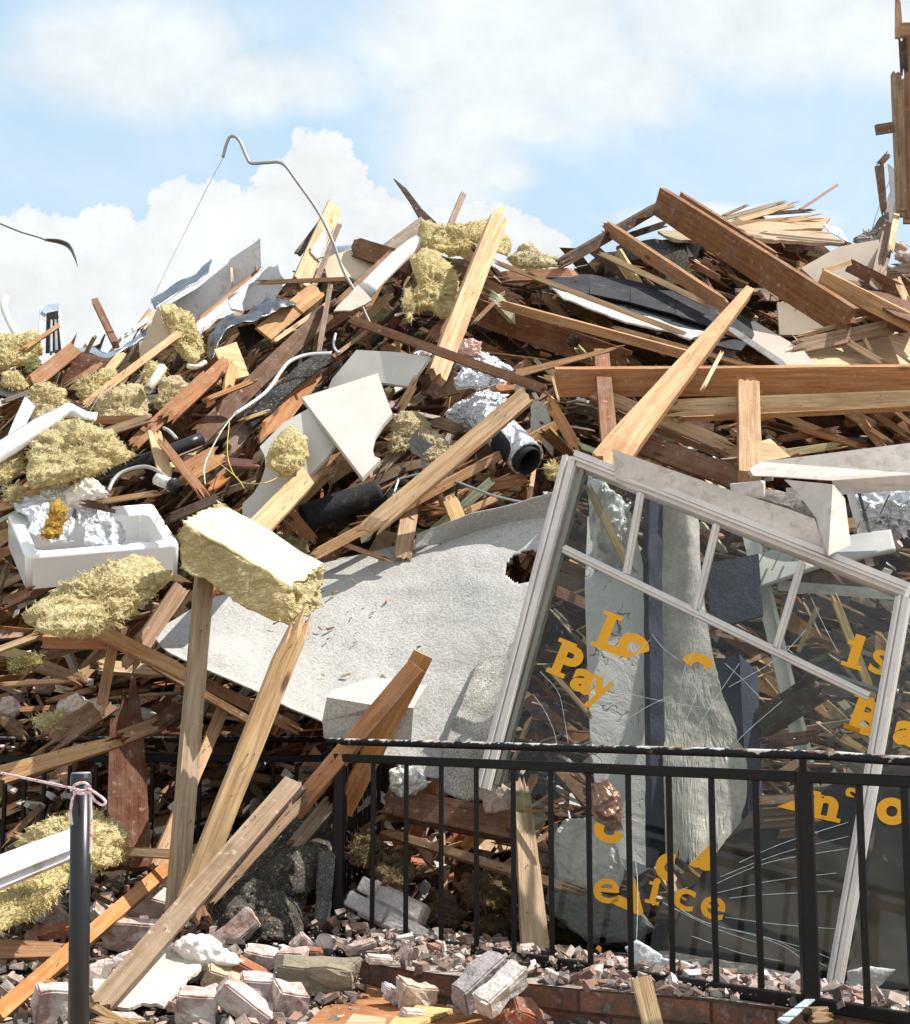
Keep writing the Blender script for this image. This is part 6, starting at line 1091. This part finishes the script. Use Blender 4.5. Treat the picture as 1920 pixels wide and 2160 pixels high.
flat('pale_board', 'pale yellow board lying across the orange wood sheet', [(830, 2148), (880, 2120), (955, 2128), (870, 2165), (830, 2200), (790, 2200)], .045, .013, WOOD, (.60, .45, .20), 'board')
flat('pale_board', 'pale grey board corner at the bottom left of the orange wood sheet', [(720, 2170), (745, 2138), (815, 2148), (800, 2200), (700, 2200)], .047, .014, WOOD, (.52, .44, .30), 'board')
flat('glass_shard', 'greenish glass shard leaning at the right railing post', [(1640, 2150), (1735, 2082), (1740, 2090), (1655, 2162)], .16, .004, CRACK, (1, 1, 1), 'glass shard')
for i, (x, y, s, q) in enumerate([(1010, 1480, 26, 0), (195, 1500, 30, 1), (150, 1490, 34, 2), (95, 1450, 20, 3), (20, 1490, 24, 4), (270, 1680, 30, 5), (360, 1620, 34, 6), (450, 1640, 30, 7), (120, 1690, 40, 8), (380, 1700, 30, 9), (540, 1600, 30, 10), (50, 1650, 30, 11)]):
    if i == 0: continue
    d = 7.0 if y > 1550 else D(y) - .9
    if y > 1550: d = 7.6
    lump('stone_chunk', ['', 'upright purple brown chunk left of the dark red plank top', 'flat pinkish chunk left of the upright purple one', 'small dark chunk under the level pale lath', 'brown chunk at the left picture edge above the railing', 'pale chunk directly right of the dark red plank behind the railing', 'large pale chunk behind the left railing', 'pale chunk behind the railing between the leaning studs',
         'brown chunk behind the railing left of the dark red plank', 'lower pale chunk behind the left railing', 'dim chunk behind the left railing beside the weathered boards', 'dark chunk behind the railing at the far left'][i], [(x - s, y + s * .4), (x - s * .6, y - s * .7), (x + s * .4, y - s * .9), (x + s, y), (x + s * .5, y + s * .8)], d, [(.42, .34, .32), (.50, .42, .38), (.58, .50, .46), (.2, .14, .11)][i % 4], .15, STUCCO, .02, 8, 5, cat='chunk', rel=False)
# bent nails still standing in the bigger boards
def nails(obj, n, seed):
    r = random.Random(seed); vs0 = [v.co for v in obj.data.vertices]; ln = max(v.x for v in vs0); wd = max(v.y for v in vs0); th = max(v.z for v in vs0)
    for _ in range(n):
        x, y = r.uniform(.1, .9) * ln, r.uniform(-.6, .6) * wd; L_ = r.uniform(.010, .022); p = [Vector((x, y, th - .002)), Vector((x + r.uniform(-.2, .2) * L_, y, th + L_ * .6)), Vector((x + r.uniform(-.7, .7) * L_, y + r.uniform(-.3, .3) * L_, th + L_))]
        tv, tf = tube_mesh(p, .0016, 6, 5); o = new('nail', tv, tf, STEEL, None, (.16, .13, .11), mw=obj.matrix_world); o.parent = obj; o.matrix_parent_inverse = obj.matrix_world.inverted(); fixn(o)
bpy.context.view_layer.update()
for i, o in enumerate([o for o in COL.objects if o.name.split('.')[0] in ('leaning_stud', 'leaning_board', 'long_board', 'wide_board', 'timber_beam', 'leaning_beam')]): nails(o, 3 + i % 3, 500 + i)
# ================================================================ the many anonymous boards
zones = [(-40, 330, 760, 1180, 'left slope above the sink'), (330, 720, 640, 1060, 'left middle slope by the dark diagonal board'), (720, 1130, 560, 1100, 'central slope around the leaning stud'),
         (1130, 1920, 560, 760, 'right slope below the crest'), (1100, 1920, 850, 1000, 'hollow below the long straight beam'), (-40, 620, 1200, 1760, 'lower left slope below the sink'), (720, 1240, 1690, 1900, 'dim space behind the main railing'), (1200, 1900, 1050, 1850, 'dim space behind the lettered glass')]
cnt = [34, 44, 44, 40, 24, 48, 12, 26]
tones = [('pale', (.64, .47, .30)), ('tan', (.50, .33, .18)), ('brown', (.26, .145, .08)), ('dark', (.10, .058, .036)), ('orange', (.42, .22, .10)), ('grey', (.34, .29, .24)), ('white painted', (.66, .63, .58))]
r2 = random.Random(21)
KEEP = [(1600, 680, 1930, 790), (1150, 570, 1600, 720), (1380, 400, 1840, 700), (630, 720, 920, 1010), (510, 860, 700, 1100), (940, 730, 1170, 1000), (60, 880, 290, 1040), (0, 1040, 390, 1350), (200, 900, 430, 1050), (360, 1050, 660, 1290), (330, 500, 600, 690), (850, 460, 1080, 700), (1170, 760, 1920, 870), (740, 470, 900, 640), (400, 620, 700, 900)]
for zi, (x0, x1, y0, y1, where) in enumerate(zones):
    for k in range(cnt[zi]):
        px = r2.uniform(x0, x1); py = r2.uniform(max(y0, crest(px) + 12), max(y1, crest(px) + 40)); tn, cl = tones[r2.choices(range(7), [3.4, 4.5, 5, 3, 2.5, 2.6, 1.5])[0]]
        a = R(flow(px, py, r2)); l = r2.uniform(45, 190); wd = r2.uniform(7, 26); d = D(py) + r2.uniform(-.45, .1) - .1; 
        if zi >= 6: d = max(6.3, D(py) - .3); l *= .8
        if zi == 5 and py > 1530: d = max(d, 7.35)
        if any(a_ < px < b_ and c_ < py < e_ for a_, c_, b_, e_ in KEEP): d = max(d, D(py) + .12)
        cl = tuple(c * r2.uniform(.8, 1.15) for c in cl); dd = r2.uniform(-.35, .35)
        board('loose_board', 'short %s broken board jumbled on the %s' % (tn, where) if zi not in (4, 6, 7) else 'short %s broken board in the %s' % (tn, where), px - math.cos(a) * l / 2, py + math.sin(a) * l / 2, px + math.cos(a) * l / 2, py - math.sin(a) * l / 2, wd, cl, absd=(d + dd, d - dd), roll=r2.uniform(-35, 40), t=r2.uniform(.015, .05), jag=(r2.uniform(0, .1), r2.uniform(0, .15)), taper=(1, r2.uniform(.6, 1)), cat='board', group='%s boards on the %s' % (tn, where))
